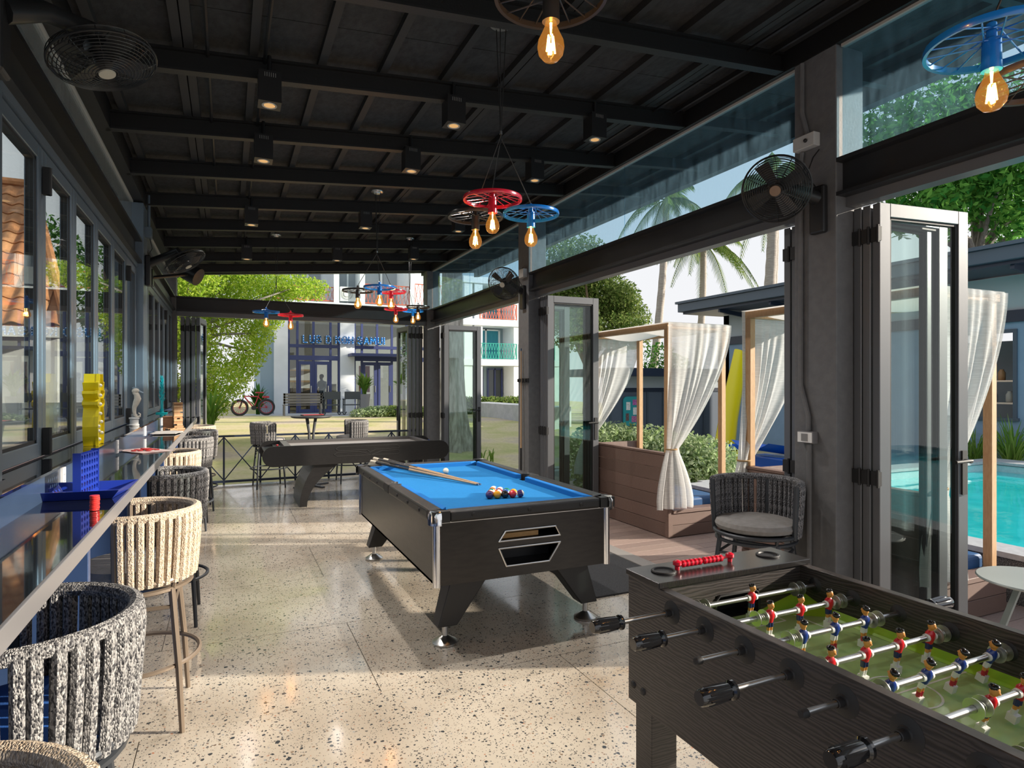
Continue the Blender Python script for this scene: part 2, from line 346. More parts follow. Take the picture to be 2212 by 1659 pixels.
# framed glazed leaf, local: x along the width, y thickness, z up
def leaf(t, w, z0, z1, fm, st=.075, th=.05, g=GLASS, bead=True, gy=0):
    m = MB(); m.box(0, st, -th/2, th/2, z0, z1); m.box(w-st, w, -th/2, th/2, z0, z1); m.box(st, w-st, -th/2, th/2, z1-st, z1); m.box(st, w-st, -th/2, th/2, z0, z0+st)
    m.build('leaf_frame', fm, t, bevel=.003, seg=1)
    if bead:
        m = MB(); a, b, c, d = st, w-st, z0+st, z1-st; q = th/2-.008
        for x0, x1, p, r in ((a, a+.014, c, d), (b-.014, b, c, d), (a, b, c, c+.014), (a, b, d-.014, d)): m.box(x0, x1, -q, q, p, r)
        m.build('glazing_gasket', GASK, t)
    MB().box(st, w-st, gy-.004, gy+.004, z0+st, z1-st).build('pane', g, t)
# left: bi-fold windows above the bar ledge
def lwin(y0, y1, i, handle):
    global wn
    t = thing('window_%d' % wn, 'tall bi-fold window leaf above the bar ledge', loc=(-.77, y0, 0), rz=PI/2, kind='structure'); wn += 1
    leaf(t, y1-y0, 1.235, 2.595, ALU2, .062, .05, gy=-.012)
    if handle:
        for z in (1.30, 2.45): MB().box(-.012, .016, -.055, -.028, z-.06, z+.06).cyl((.002,-.05,z-.06), (.002,-.05,z+.06), .011, n=8).build('hinge', GASK, t)
tag(MB().box(-.80, -.735, 2.62, 2.733, 1.22, 2.6).build('trim_%d' % (n+1), ALU2), 'slate window jamb beside the near left column', kind='structure')
yy = [2.735+.6225*i for i in range(7)]
for i in range(6): lwin(yy[i], yy[i+1]-.004, i, i in (1, 5))
yy = [6.765+.598*i for i in range(7)]
for i in range(6): lwin(yy[i], yy[i+1]-.004, i, i in (0, 4))
yy = [-1.38+.62*i for i in range(7)]
for i in range(3, 6): lwin(yy[i], yy[i+1]-.004, i, False)
tag(MB().box(-.84, -.755, -1.28, 10.36, 0, 1.215).build('wall_left', BLUEP), 'low blue panelled wall below the windows', kind='structure')
# folding door leaves, opened outwards
dn = 1
def door(x, y, ang, w=.64, handle=None, lab='folding glass door leaf', fm=ALU, hinges=True, z1=2.575):
    global dn
    t = thing('door_%d' % dn, lab, loc=(x, y, 0), rz=ang, kind='structure'); dn += 1
    leaf(t, w, .012, z1, fm, .078, .048)
    if hinges:
        m = MB()
        for z in (.25, 1.02, 2.40): m.box(-.010, .012, -.026, .026, z-.04, z+.04).cyl((-.010,-.02,z-.05), (-.010,-.02,z+.05), .008, n=6)
        m.build('hinge', GASK, t)
    if handle:
        s = handle; m = MB(); m.box(w-.058, w-.02, s*.024, s*.034, .90, 1.16); m.cyl((w-.04, s*.03, 1.10), (w-.04, s*.075, 1.10), .011, n=8)
        m.tube([(w-.04, s*.075, 1.105),(w-.075, s*.078, 1.105),(w-.17, s*.078, 1.10)], .010, 8); m.build('door_handle', GASK, t)
    return t
for j, yd in enumerate((2.450, 2.394, 2.335)): door(3.33, yd, (0, -.03, -.12)[j], .68, -1 if j == 2 else None, 'folding glass door leaf opened out beside the near column')
for j, yd in enumerate((2.83, 2.89, 2.95)): door(3.33, yd, .015*j, .64, None, 'folding glass door leaf opened out behind the near column')
for j, yd in enumerate((6.48, 6.43, 6.375, 6.32)): door(3.33, yd, -.005*j, .68, -1 if j == 3 else None, 'folding glass door leaf opened out beside the middle column')
for j, yd in enumerate((6.86, 6.92)): door(3.33, yd, .015*j, .6, None, 'folding glass door leaf opened out behind the middle column')
for j, yd in enumerate((10.33, 10.27, 10.21)): door(3.38, yd, -.005*j, .68, -1 if j == 2 else None, 'folding glass door leaf opened out at the garden corner')
for j, xd in enumerate((-.62, -.55, -.475, -.41)): door(xd, 10.55, PI/2-(0,.03,.07,.13)[j], .60, None, 'folding glass door leaf opened out at the far left')
for j, xd in enumerate((3.08, 3.015, 2.945, 2.875)): door(xd, 10.55, PI/2+(0,.02,.05,.10)[j], .60, 1 if j == 3 else None, 'folding glass door leaf opened out at the far right')
# ================================================================ BAR COUNTER AND WHAT STANDS ON IT
CTZ, LEDZ = 1.132, 1.23
t = thing('bar_counter', 'long bar counter with black glass top along the windows', 'counter', (0,0,0))
MB().box(-.60, -.36, .2, 8.75, CTZ-.012, CTZ).build('counter_top', GLOSSB, t)
MB().box(-.60, -.365, .2, 8.75, CTZ-.045, CTZ-.0125).build('counter_core', BLUEP, t)
MB().box(-.3655, -.352, .2, 8.75, CTZ-.046, CTZ-.001).build('edge_strip', mat('edge_alloy', (.36,.35,.36), .35, .6), t, bevel=.002)
MB().box(-.615, -.60, .2, 8.75, CTZ, LEDZ-.010).build('upstand', mat('upstand_laminate', (.034,.056,.105), .2, col2=(.040,.066,.12), ns=3), t)
m = MB().box(-.684, -.597, .2, 8.75, LEDZ-.0095, LEDZ)
for a, b in ((.2,2.33),(2.63,6.46),(6.77,8.75)): m.box(-.755, -.684, a, b, LEDZ-.0095, LEDZ)
m.build('ledge', GLOSSB, t)
MB().box(-.684, -.615, .2, 8.75, CTZ-.3, LEDZ-.0097).build('back_panel', BLUEP, t)
for yf in (1.16, 2.53, 3.90, 5.27, 6.64, 8.0): MB().box(-.684, -.43, yf-.02, yf+.02, 0, CTZ-.046).build('support_fin', BLUEP, t, bevel=.002, seg=1)
sk = MB().prism([(-.03,-.045),(.03,-.045),(.03,.045),(-.03,.045)], 0, .008, 'yz').mesh('wall_socket', WHITE)
hol = MB(); [hol.box(.008, .0085, a-.004, a+.004, b-.003, b+.003) for a in (-.01,.01) for b in (-.018,.012)]; holm = hol.mesh('socket_slots', mat('socket_slot', (.12,.12,.12), .6))
for i, (px, py, lab) in enumerate(((134,1040,'white wall socket nearest the blue drop-disc game'), (252,972,'white wall socket behind the red-chip board'), (313,937,'white wall socket behind the stacked place mats'), (349,918,'white wall socket furthest along the bar'))):
    p = onX(px, py, -.60); o = tag(obj('wall_socket', sk, loc=(-.60, p.y, min(max(p.z,1.182),1.182)), rot=(PI/2,0,0)), lab, 'socket', 'sockets along the bar'); o.rotation_euler = (PI/2*0,0,0); o.scale = (1,.85,.85)
    obj('socket_slots', holm, o)
# drop-disc game
BLUG = mat('game_blue', (.012,.035,.30), .35)
t = thing('drop_disc_game', 'blue upright drop-disc game standing in its tray on the bar', 'board game', (-.485, 2.80, CTZ+.001), math.radians(-7))
def holed(m, nx, nz, w, h, y0, y1, r, x0=0, z0=0):        # plate with round holes, plane x-z, thickness along y
    cw, chh = w/nx, h/nz; K = 8
    for i in range(nx):
        for j in range(nz):
            cx, cz = x0+cw*(i+.5), z0+chh*(j+.5); o = []; q = []
            for k in range(K):
                a = PI/4+2*PI*k/K; o.append((cx+r*math.cos(a), cz+r*math.sin(a)))
                c, s = math.cos(a), math.sin(a); f = 1/max(abs(c), abs(s)); q.append((cx+cw/2*c*f, cz+chh/2*s*f))
            vs = [(a,y0,b) for a,b in o]+[(a,y0,b) for a,b in q]+[(a,y1,b) for a,b in o]+[(a,y1,b) for a,b in q]; fs = []
            for k in range(K):
                n2 = (k+1)%K
                fs += [(k,n2,K+n2,K+k), (2*K+n2,2*K+k,3*K+k,3*K+n2), (n2,k,2*K+k,2*K+n2)]
            m.add(vs, fs)
T0 = Matrix.Rotation(PI/2, 4, 'Z')
for yy0, nm in ((-.011,'front_grid'), (.006,'rear_grid')):
    m = MB(); m.T = T0; holed(m, 7, 6, .19, .15, yy0, yy0+.005, .0095, -.095, .012); m.build(nm, BLUG, t)
m = MB(); m.T = T0; m.box(-.10,-.095,-.013,.013,.0,.168); m.box(.095,.10,-.013,.013,.0,.168); m.box(-.1,.1,-.013,.013,.004,.012); m.build('side_post', BLUG, t)
m = MB(); a, b, h = .115, .105, .034
m.add([(-a,-b,0),(a,-b,0),(a,b,0),(-a,b,0),(-a-.03,-b-.03,h),(a+.03,-b-.03,h),(a+.03,b+.03,h),(-a-.03,b+.03,h),(-a+.004,-b+.004,.004),(a-.004,-b+.004,.004),(a-.004,b-.004,.004),(-a+.004,b-.004,.004),(-a-.024,-b-.024,h),(a+.024,-b-.024,h),(a+.024,b+.024,h),(-a-.024,b+.024,h)],
      [(3,2,1,0),(0,1,5,4),(1,2,6,5),(2,3,7,6),(3,0,4,7),(8,9,10,11),(9,8,12,13),(10,9,13,14),(11,10,14,15),(8,11,15,12),(4,5,13,12),(5,6,14,13),(6,7,15,14),(7,4,12,15)])
m.T = Matrix.Translation((0,0,0)); m.box(-a-.026,-a-.0,-.02,.02,.02,h-.002); m.build('tray', BLUG, t).scale = (.98,1,1)
RED = mat('red_plastic', (.55,.02,.02), .3); YEL = mat('yellow_plastic', (.75,.45,.01), .35)
dm = MB().lathe([(.0001,-.0025),(.0088,-.0025),(.0088,.0025),(.0001,.0025)], 12, M=Matrix.Rotation(PI/2,3,'Y')).mesh('disc', RED); dm2 = dm.copy(); dm2.materials[0] = YEL
for i, j, q in ((0,0,1),(0,1,1),(1,0,0),(2,0,1),(0,2,0),(1,1,1),(3,0,0),(2,1,0),(4,0,1),(0,3,1),(1,2,0)): obj('disc', dm2 if q else dm, t, loc=(0, -.095+.0271*(i+.5), .012+.025*(j+.5)))
for i, (x, y) in enumerate(((-.07,-.05),(-.06,-.03),(-.085,-.035))): obj('disc', dm2 if i < 2 else dm, t, loc=(x, y, .008+.005*i), rot=(0,PI/2,0))
cm = MB().lathe([(.0001,0),(.0135,0),(.0145,.0012),(.0145,.0050),(.0135,.0062),(.0001,.0062)], 16).mesh('game_chip', mat('chip_red', (.62,.035,.03), .32))
p = Vector((-.405, 2.42, 0))
for i in range(8): tag(obj('game_chip', cm, loc=(-.402+random.uniform(-.001,.001), 2.452+random.uniform(-.001,.001), CTZ+.001+.0063*i)), 'red round game chip in the stack in front of the blue game', 'game chip', 'stacked red chips by the blue game')
# yellow pineapple marquee lamp on the ledge
YLW = mat('yellow_lacquer', (.78,.62,.01), .35)
t = thing('pineapple_lamp', 'tall yellow pineapple-shaped marquee lamp on the window ledge', 'lamp', (-.655, 3.93, LEDZ+.001))
half = [(.070,0),(.088,.05),(.092,.10),(.086,.15),(.066,.198),(.10,.215),(.10,.23),(.066,.244),(.102,.272),(.098,.286),(.07,.288),(.09,.330),(.06,.333),(.052,.376)]
m = MB(); m.prism([(a,b) for a,b in half]+[(-a,b) for a,b in reversed(half)], -.028, .028, 'yz'); m.build('body', YLW, t)
for s in (-1,1):                                              # raised rim that frames the front face
    m = MB()
    for i in range(len(half)-1): m.bar((.034,s*half[i][0],half[i][1]), (.034,s*half[i+1][0],half[i+1][1]), .006, .014, up=(1,0,0))
    m.build('rim', YLW, t)
bm_ = MB().ball((0,0,0), .0095, 10, 6).mesh('bulb', mat('bulb_white', (.85,.85,.83), .3))
for y, z in ((-.03,.03),(.04,.06),(-.05,.10),(.03,.12),(0,.165),(-.045,.075),(.0,.215),(.0,.262),(.0,.315)): obj('bulb', bm_, t, loc=(.036,y,z))
# seahorse ornament
t = thing('seahorse_ornament', 'cream carved seahorse figurine on a white pedestal on the ledge', 'figurine', (-.66, 5.60, LEDZ+.001), PI/2)
CRM = mat('cream_wood', (.60,.55,.47), .7, col2=(.50,.45,.38), ns=25)
MB().lathe([(.034,0),(.036,.01),(.030,.014),(.030,.05),(.036,.055),(.036,.064),(.0001,.064)], 20).build('pedestal', mat('pedestal_white', (.72,.71,.68), .6), t)
pts = [(.028,.100),(.040,.090),(.038,.072),(.020,.068),(.005,.085),(0,.115),(.002,.145),(.014,.180),(.024,.21),(.016,.245),(-.002,.262)]
m = MB().tube([(.0,-a,z) for a,z in pts], [.004,.006,.008,.010,.0115,.013,.016,.022,.024,.019,.015], 10); m.ball((0,-.010,.270), .024, 12, 8, (.8,1.1,.9)); m.build('body', CRM, t)
MB().tube([(0,-.028,.268),(0,-.062,.252)], [.010,.006], 8).build('snout', mat('grey_blue_wood', (.18,.24,.29), .6), t)
m = MB()
for i in range(7): a = .9+i*.33; m.tube([(0,-.006+.020*math.cos(a),.274+.018*math.sin(a)),(0,-.006+.031*math.cos(a),.274+.030*math.sin(a))], [.004,.0015], 5)
m.build('crest', MATS['grey_blue_wood'], t)
MB().cyl((0,-.025,.06), (0,-.022,.09), .004, n=6).build('pin', CHROME, t)
# teal coral stem
TEAL = mat('teal_resin', (.0,.36,.40), .4)
t = thing('coral_ornament', 'teal branching coral ornament on a flat teal base on the ledge', 'ornament', (-.665, 7.88, LEDZ+.001))
MB().box(-.055,.055,-.055,.055,0,.012).cyl((0,0,.012),(0,0,.05),.02,n=12).build('base', TEAL, t)
MB().tube([(0,0,.05),(0,0,.2),(0,.01,.32),(0,.0,.42)], [.014,.013,.010,.004], 8).build('stem', TEAL, t)
m = MB()
for i in range(34):
    z = .13+.26*i/34; a = i*2.4; l = .035*(1-.5*i/34); c, s = math.cos(a), math.sin(a)
    m.tube([(0,0,z),(c*l*.6,s*l*.6,z+.015),(c*l,s*l,z+.045)], [.006,.005,.002], 5)
m.build('branch_tips', TEAL, t)
# wooden block tower, blocks and box
WB = [mat('block_wood_%d' % i, c, .6, col2=tuple(v*1.3 for v in c), ns=40, stretch=(1,6,6)) for i, c in enumerate(((.38,.22,.11),(.30,.16,.07),(.46,.29,.15)))]
blk = [MB().box(-.0375,.0375,-.0122,.0122,-.0072,.0072).mesh('block', w_) for w_ in WB]
t = thing('block_tower', 'tall wooden stacking-block tower on the bar', 'game', (-.435, 6.72, CTZ+.001), .25)
for L in range(17):
    for j in (-1,0,1):
        if (L*3+j) % 13 == 5: continue
        a = 0 if L % 2 else PI/2
        obj('block', blk[(L*7+j*3) % 3], t, loc=((j*.0252) if L % 2 == 0 else random.uniform(-.003,.003), 0 if L % 2 == 0 else j*.0252, .0073+.0146*L), rot=(0,0,a))
for k, (x, y, r, z) in enumerate(((-.40,6.54,.4,0),(-.46,6.58,1.2,0),(-.415,6.60,.1,1),(-.50,6.52,2.0,0),(-.455,6.47,.7,0))):
    tag(obj('loose_block', blk[k % 3], loc=(x, y, CTZ+.0083+.0148*z), rot=(0,0,r)), 'loose wooden block lying in front of the block tower', 'wooden block', 'loose blocks by the tower')
t = thing('wooden_box', 'small orange-brown wooden box beside the block tower', 'box', (-.52, 6.80, CTZ+.001), .1)
MB().box(-.045,.045,-.08,.08,0,.10).build('body', mat('orange_wood', (.34,.14,.055), .45, col2=(.42,.19,.08), ns=30, stretch=(1,1,6)), t, bevel=.003)
MB().box(-.047,.047,-.082,.082,.1005,.112).build('lid', MATS['orange_wood'], t, bevel=.003)
PAP = mat('board_grey', (.45,.43,.40), .6, col2=(.36,.34,.32), ns=12)
for k, (x, y, r, z, w_, l, lab) in enumerate(((-.47,6.22,.35,0,.17,.26,'grey place mat at the bottom of the pair on the bar'),(-.475,6.05,-.15,1,.20,.30,'grey place mat lying on top of the pair on the bar'))):
    tag(MB().prism([(-w_/2,-l/2+.03),(-w_/2+.03,-l/2),(w_/2,-l/2),(w_/2,l/2-.03),(w_/2-.03,l/2),(-w_/2,l/2)], 0, .005).build('place_mat', PAP, loc=(x,y,CTZ+.001+.006*z), rot=(0,0,r)), lab, 'mat')
t = tag(MB().prism([(-.10,-.16),(.10,-.16),(.10,.16),(-.10,.16)], 0, .004).build('paper_game_board', mat('board_print', (.55,.30,.28), .6, col2=(.7,.62,.55), ns=18), loc=(-.475,4.52,CTZ+.001), rot=(0,0,.6)), 'printed paper game board with red chips on the bar', 'board game')
for k in range(14):
    a = k*2.4; r = .012+.005*k; z = 1 if k in (0,1,2) else 0
    tag(obj('round_chip', cm, loc=(-.475+r*math.cos(a)*.9, 4.52+r*math.sin(a), CTZ+.0055+.0064*z)), 'small red chip lying on the printed paper game board', 'game chip', 'red chips on the paper board')
# ================================================================ ROPE BAR STOOLS
def ropemat(name, c1, c2, sc_=260):
    m = bpy.data.materials.new(name); m.use_nodes = True; t = m.node_tree; N = t.nodes.new; L = t.links.new; p = t.nodes['Principled BSDF']
    tcn = N('ShaderNodeTexCoord'); v = N('ShaderNodeTexVoronoi'); v.inputs['Scale'].default_value = sc_; mp = N('ShaderNodeMapping'); mp.inputs['Scale'].default_value = (1,1,.6)
    L(tcn.outputs['Object'], mp.inputs[0]); L(mp.outputs[0], v.inputs['Vector']); s = N('ShaderNodeSeparateColor'); L(v.outputs['Color'], s.inputs[0])
    r = N('ShaderNodeValToRGB'); L(s.outputs[0], r.inputs[0]); r.color_ramp.elements[0].color = (*c1,1); r.color_ramp.elements[1].color = (*c2,1); r.color_ramp.elements[0].position = .2; r.color_ramp.elements[1].position = .8
    L(r.outputs[0], p.inputs['Base Color']); p.inputs['Roughness'].default_value = .85
    b = N('ShaderNodeBump'); b.inputs['Strength'].default_value = .9; b.inputs['Distance'].default_value = .004; L(v.outputs['Distance'], b.inputs['Height']); b.invert = True; L(b.outputs[0], p.inputs['Normal'])
    return m
RG = ropemat('grey_rope', (.045,.045,.05), (.37,.36,.35)); RB = ropemat('beige_rope', (.40,.31,.22), (.66,.55,.43)); RD = ropemat('dark_rope', (.035,.037,.042), (.26,.26,.27))
FRG = mat('charcoal_tube', (.045,.050,.058), .4, .3); FRB = mat('bronze_tube', (.20,.155,.115), .42, .35)
CUG = mat('grey_fabric', (.21,.20,.19), .9, col2=(.25,.24,.23), ns=30, bump=.2, bs=300); CUB = mat('blue_fabric', (.015,.10,.38), .85, bump=.2, bs=300)
def make_stool(rope, fr, cu):
    t = thing('bar_stool')
    R, A = .25, math.radians(103); n = 24
    def arc(r, z, k=20, a0=-A, a1=A): return [(r*math.cos(a0+(a1-a0)*i/k), r*math.sin(a0+(a1-a0)*i/k), z) for i in range(k+1)]
    MB().tube(arc(R, .965, 24), .020, 8).build('top_rope', rope, t)
    MB().tube(arc(R-.012, .672, 20), .013, 8).build('lower_rail', fr, t)
    for a in (-A, 0, A): MB().tube([(R*math.cos(a),R*math.sin(a),.965),((R-.012)*math.cos(a),(R-.012)*math.sin(a),.655)], .015, 8).build('back_post', fr, t)
    st = MB(); st.tube([(R+.006,0,.975),(R+.012,0,.93),(R+.004,0,.80),(R-.004,0,.70),(R-.010,0,.662)], [.0165,.0160,.0155,.0158,.0185], 6, sq=.85, up=(0,1,0)).tube([(R-.012,0,.955),(R-.014,0,.80),(R-.022,0,.67)], [.012,.0125,.012], 6, sq=.6, up=(0,1,0))
    sm = st.mesh('rope_strand', rope)
    for i in range(n): a = -A+.10+(2*A-.2)*i/(n-1); obj('rope_strand', sm, t, rot=(random.uniform(-.006,.006),0,a+random.uniform(-.012,.012)))
    m = MB(); m.ring((0,0,.668), .236, .012, 28, 6).ring((0,0,.628), .225, .012, 28, 6)
    for a in range(4): c, s = math.cos(PI/4+a*PI/2), math.sin(PI/4+a*PI/2); m.tube([(c*.225,s*.225,.628),(c*.236,s*.236,.668)], .010, 6)
    m.box(-.17,.17,-.17,.17,.655,.665); m.build('seat_frame', fr, t)
    MB().lathe([(.0001,.680),(.20,.680),(.228,.690),(.236,.712),(.226,.735),(.19,.745),(.0001,.750)], 28).build('seat_cushion', cu, t)
    for sx_ in (-1,1):
        for sy in (-1,1):
            MB().tube([(sx_*.155,sy*.165,.63),(sx_*.185,sy*.205,.28),(sx_*.20,sy*.228,.0)], [.015,.014,.011], 8).build('leg', fr, t)
    m = MB(); m.ring((0,0,.29), .262, .0105, 36, 6)
    for sx_, sy, ex, ey in ((-1,-1,1,-1),(1,-1,1,1),(1,1,-1,1),(-1,1,-1,-1)): m.tube([(sx_*.163,sy*.175,.55),(ex*.163,ey*.175,.55)], .009, 6)
    m.build('footrest', fr, t)
    return t
PR = {'g': make_stool(RG, FRG, CUG), 'b': make_stool(RB, FRB, CUG), 'u': make_stool(RG, FRG, CUB), 'd': make_stool(RD, FRG, CUG)}
used = set()
for k, x, y, rz, lab, grp in (
    ('b', -.42, 1.0, .1, 'beige rope bar stool in the bottom left corner, cut by the picture edge', 'stools along the bar'),
    ('u', -.47, 1.90, .05, 'grey rope bar stool with bright blue seat, nearest whole one at the bar', 'stools along the bar'),
    ('b', -.385, 3.36, 0, 'beige rope bar stool with bronze legs beside the blue drop-disc game', 'stools along the bar'),
    ('g', -.385, 4.68, 0, 'grey rope bar stool just behind the bronze-legged beige one', 'stools along the bar'),
    ('b', -.48, 6.05, -.1, 'beige rope bar stool beyond the red-chip board, between two grey ones', 'stools along the bar'),
    ('g', -.41, 7.55, 0, 'light grey rope bar stool in front of the place mats', 'stools along the bar'),
    ('g', -.38, 8.65, .1, 'grey rope bar stool beside the block tower end of the bar', 'stools along the bar'),
    ('b', -.42, 9.65, 0, 'beige rope bar stool furthest along the window wall', 'stools along the bar'),
    ('g', .57, 10.13, math.radians(185), 'grey rope bar stool left of the round high table', 'stools at the high table'),
    ('g', 1.80, 10.13, 0, 'grey rope bar stool right of the round high table', 'stools at the high table'),
    ('d', 2.90, 2.80, math.radians(28), 'dark rope bar stool with grey cushion standing by the near column', None)):
    o = PR[k] if k not in used else copy_tree(PR[k]); used.add(k)
    o.location = (x, y, 0); o.rotation_euler = (0,0,rz); o['label'] = lab; o['category'] = 'bar stool'
    if grp: o['group'] = grp
    elif 'group' in o: del o['group']
# fix groups copied from a source
# ================================================================ FAR HIGH TABLE, RAILING
DKT = mat('dark_table', (.05,.053,.06), .45)
t = thing('high_table', 'round dark high table between two rope stools by the railing', 'table', (1.16, 9.90, 0))
MB().lathe([(.0001,1.045),(.27,1.045),(.30,1.06),(.30,1.075),(.0001,1.075)], 36).build('table_top', DKT, t)
for a in range(4): c, s = math.cos(a*PI/2+.5), math.sin(a*PI/2+.5); MB().tube([(c*.09,s*.09,1.045),(c*.045,s*.045,.82),(c*.04,s*.04,.10),(c*.05,s*.05,.03)], .014, 8).bar((c*.03,s*.03,.022),(c*.30,s*.30,.014), .05, .022).build('leg', DKT, t)
t = thing('tray_game', 'red and black flat game tray on the round high table', 'board game', (1.18, 9.90, 1.076), .1)
MB().box(-.16,.16,-.11,.11,0,.014).build('tray', GASK, t, bevel=.003)
MB().box(-.15,.10,-.10,.10,.0145,.018).build('field', RED, t)
m = MB(); [m.cyl((.125+(i%2)*.018, -.08+i*.02, .0145), (.125+(i%2)*.018, -.08+i*.02, .022), .008, n=8) for i in range(8)]; m.build('counters', RED, t)
NAVY = mat('navy_paint', (.018,.028,.055), .4)
t = thing('lattice_railing', 'low dark railing with crossed bars across the garden opening', 'railing', (0, 10.62, 0))
MB().box(-.60, 3.10, -.02, .02, .735, .765).build('top_rail', NAVY, t); MB().box(-.60, 3.10, -.02, .02, .03, .065).build('bottom_rail', NAVY, t)
for i in range(8): x = -.58+i*.525; MB().box(x-.014,x+.014,-.014,.014,0,.74).build('post', NAVY, t)
for i in range(7):
    x = -.58+i*.525
    MB().bar((x,0,.065),(x+.525,0,.735),.016,.016,up=(0,1,0)).build('cross_bar', NAVY, t); MB().bar((x,.012,.735),(x+.525,.012,.065),.016,.016,up=(0,1,0)).build('cross_bar', NAVY, t)
# ================================================================ POOL TABLE
PW = mat('pool_cabinet_wood', (.014,.0115,.010), .28, col2=(.024,.020,.017), ns=9, nd=8, stretch=(1,1,5), bump=.05, bs=40)
LEA = mat('black_leather', (.009,.009,.010), .38, bump=.25, bs=260)
FELT = mat('blue_felt', (.006,.135,.35), .85, col2=(.007,.15,.385), ns=60, spec=.2); FELT2 = mat('cushion_felt', (.006,.13,.40), .8, spec=.2)
PX0, PX1, PY0, PY1, PZ = 1.06, 2.29, 3.40, 5.70, .82
t = thing('pool_table', 'black pool table with bright blue cloth in the middle of the room', 'pool table', (0,0,0))
cx0, cx1, cy0, cy1, zb, zt = PX0+.03, PX1-.03, PY0+.035, PY1-.03, .385, .752
def trap(pts): return [onY(740+x*.28029, 960+y*.28029, cy0) for x, y in pts]
up = trap([(1205,745),(1255,668),(1640,620),(1675,690)]); lo = trap([(1200,805),(1672,752),(1590,905),(1262,938)])
hx0 = up[0].x; hx1 = up[3].x; uz0 = up[0].z-.003; uz1 = up[1].z; lz1 = lo[0].z+.0; lz0 = lo[3].z; UX0, UX1 = up[1].x, up[2].x; LX0, LX1 = lo[3].x, lo[2].x
m = MB()
m.box(cx0, cx0+.02, cy0, cy1, zb, zt).box(cx1-.02, cx1, cy0, cy1, zb, zt).box(cx0, cx1, cy1-.02, cy1, zb, zt).box(cx0, cx1, cy0+.02, cy1, zb, zb+.015)
for a in ((cx0+.02,hx0,zb,zt),(hx1,cx1-.02,zb,zt),(hx0,hx1,zb,lz0),(hx0,hx1,lz1,uz0),(hx0,hx1,uz1,zt)): m.box(a[0],a[1],cy0,cy0+.02,a[2],a[3])
for tri in ([(hx0,uz0),(UX0,uz1),(hx0,uz1)], [(hx1,uz0),(hx1,uz1),(UX1,uz1)], [(hx0,lz1),(hx0,lz0),(LX0,lz0)], [(hx1,lz1),(LX1,lz0),(hx1,lz0)]): m.prism(tri, cy0, cy0+.02, 'xz')
m.build('cabinet', PW, t)
for nm, pl in (('cue_chalk_slot', [(hx0,uz0),(UX0,uz1),(UX1,uz1),(hx1,uz0)]), ('ball_return', [(hx0,lz1),(LX0,lz0),(LX1,lz0),(hx1,lz1)])):
    zs = [p[1] for p in pl]; m = MB(); m.box(hx0-.01,hx1+.01,cy0+.17,cy0+.18,min(zs)-.01,max(zs)+.01).box(hx0-.01,hx1+.01,cy0+.02,cy0+.17,min(zs)-.012,min(zs)-.002).box(hx0-.01,hx1+.01,cy0+.02,cy0+.17,max(zs)+.002,max(zs)+.012)
    o = m.build(nm, BLACK, t); q = MB(); k = len(pl)
    [(q.cyl((pl[i][0],cy0-.002,pl[i][1]),(pl[(i+1)%k][0],cy0-.002,pl[(i+1)%k][1]),.0065,n=8), q.ball((pl[i][0],cy0-.002,pl[i][1]), .0066, 8, 6)) for i in range(k)]; q.build('chrome_surround', BRUSH, o)
for x, s in ((cx0-.004,1), (cx1+.004,-1)):
    for yq in (cy0-.004, cy1+.004): MB().cyl((x+s*.012, yq+(.012 if yq < 4 else -.012), zb-.004), (x+s*.012, yq+(.012 if yq < 4 else -.012), zt+.005), .024, n=16).build('corner_strip', CHROME, t)
m = MB(); m.box(cx0-.006,cx1+.006,cy0-.008,cy0-.001,zt-.004,zt+.006).box(cx0-.006,cx1+.006,cy1+.001,cy1+.008,zt-.004,zt+.006).box(cx0-.008,cx0-.001,cy0,cy1,zt-.004,zt+.006).box(cx1+.001,cx1+.008,cy0,cy1,zt-.004,zt+.006)
m.build('trim_strip', BRUSH, t)
RW = .092; CW = .045; ym = (PY0+PY1)/2; g = .105; gm = .062
def rail(x0, x1, y0, y1):
    return MB().box(x0, x1, y0, y1, .755, PZ).build('rail', LEA, t, bevel=.016, seg=3)
rail(PX0, PX0+RW, PY0+g, ym-gm); rail(PX0, PX0+RW, ym+gm, PY1-g); rail(PX1-RW, PX1, PY0+g, ym-gm); rail(PX1-RW, PX1, ym+gm, PY1-g); rail(PX0+g, PX1-g, PY0, PY0+RW); rail(PX0+g, PX1-g, PY1-RW, PY1)
def cushion(poly):        # nose of the cushion, cloth covered
    MB().prism(poly, .772, PZ-.006).build('cushion', FELT2, t, bevel=.005)
e1, e2 = .026, .07
for x, s in ((PX0+RW, 1), (PX1-RW, -1)):
    for a, b in ((PY0+g, ym-gm), (ym+gm, PY1-g)):
        ca = e2 if a == PY0+g else e1; cb = e1 if a == PY0+g else e2
        cushion([(x,a),(x+s*CW,a+ca),(x+s*CW,b-cb),(x,b)])
for y, s in ((PY0+RW, 1), (PY1-RW, -1)): cushion([(PX0+g,y),(PX1-g,y),(PX1-g-e2,y+s*CW),(PX0+g+e2,y+s*CW)])
q = RW+.006; c = .10
fx0, fx1, fy0, fy1 = PX0+q, PX1-q, PY0+q, PY1-q
MB().prism([(fx0+c,fy0),(fx1-c,fy0),(fx1,fy0+c),(fx1,ym-.06),(fx1-.035,ym-.03),(fx1-.035,ym+.03),(fx1,ym+.06),(fx1,fy1-c),(fx1-c,fy1),(fx0+c,fy1),(fx0,fy1-c),(fx0,ym+.06),(fx0+.035,ym+.03),(fx0+.035,ym-.03),(fx0,ym-.06),(fx0,fy0+c)], .75, .778).build('playing_cloth', FELT, t)
POC = mat('pocket_rubber', (.01,.01,.01), .5)
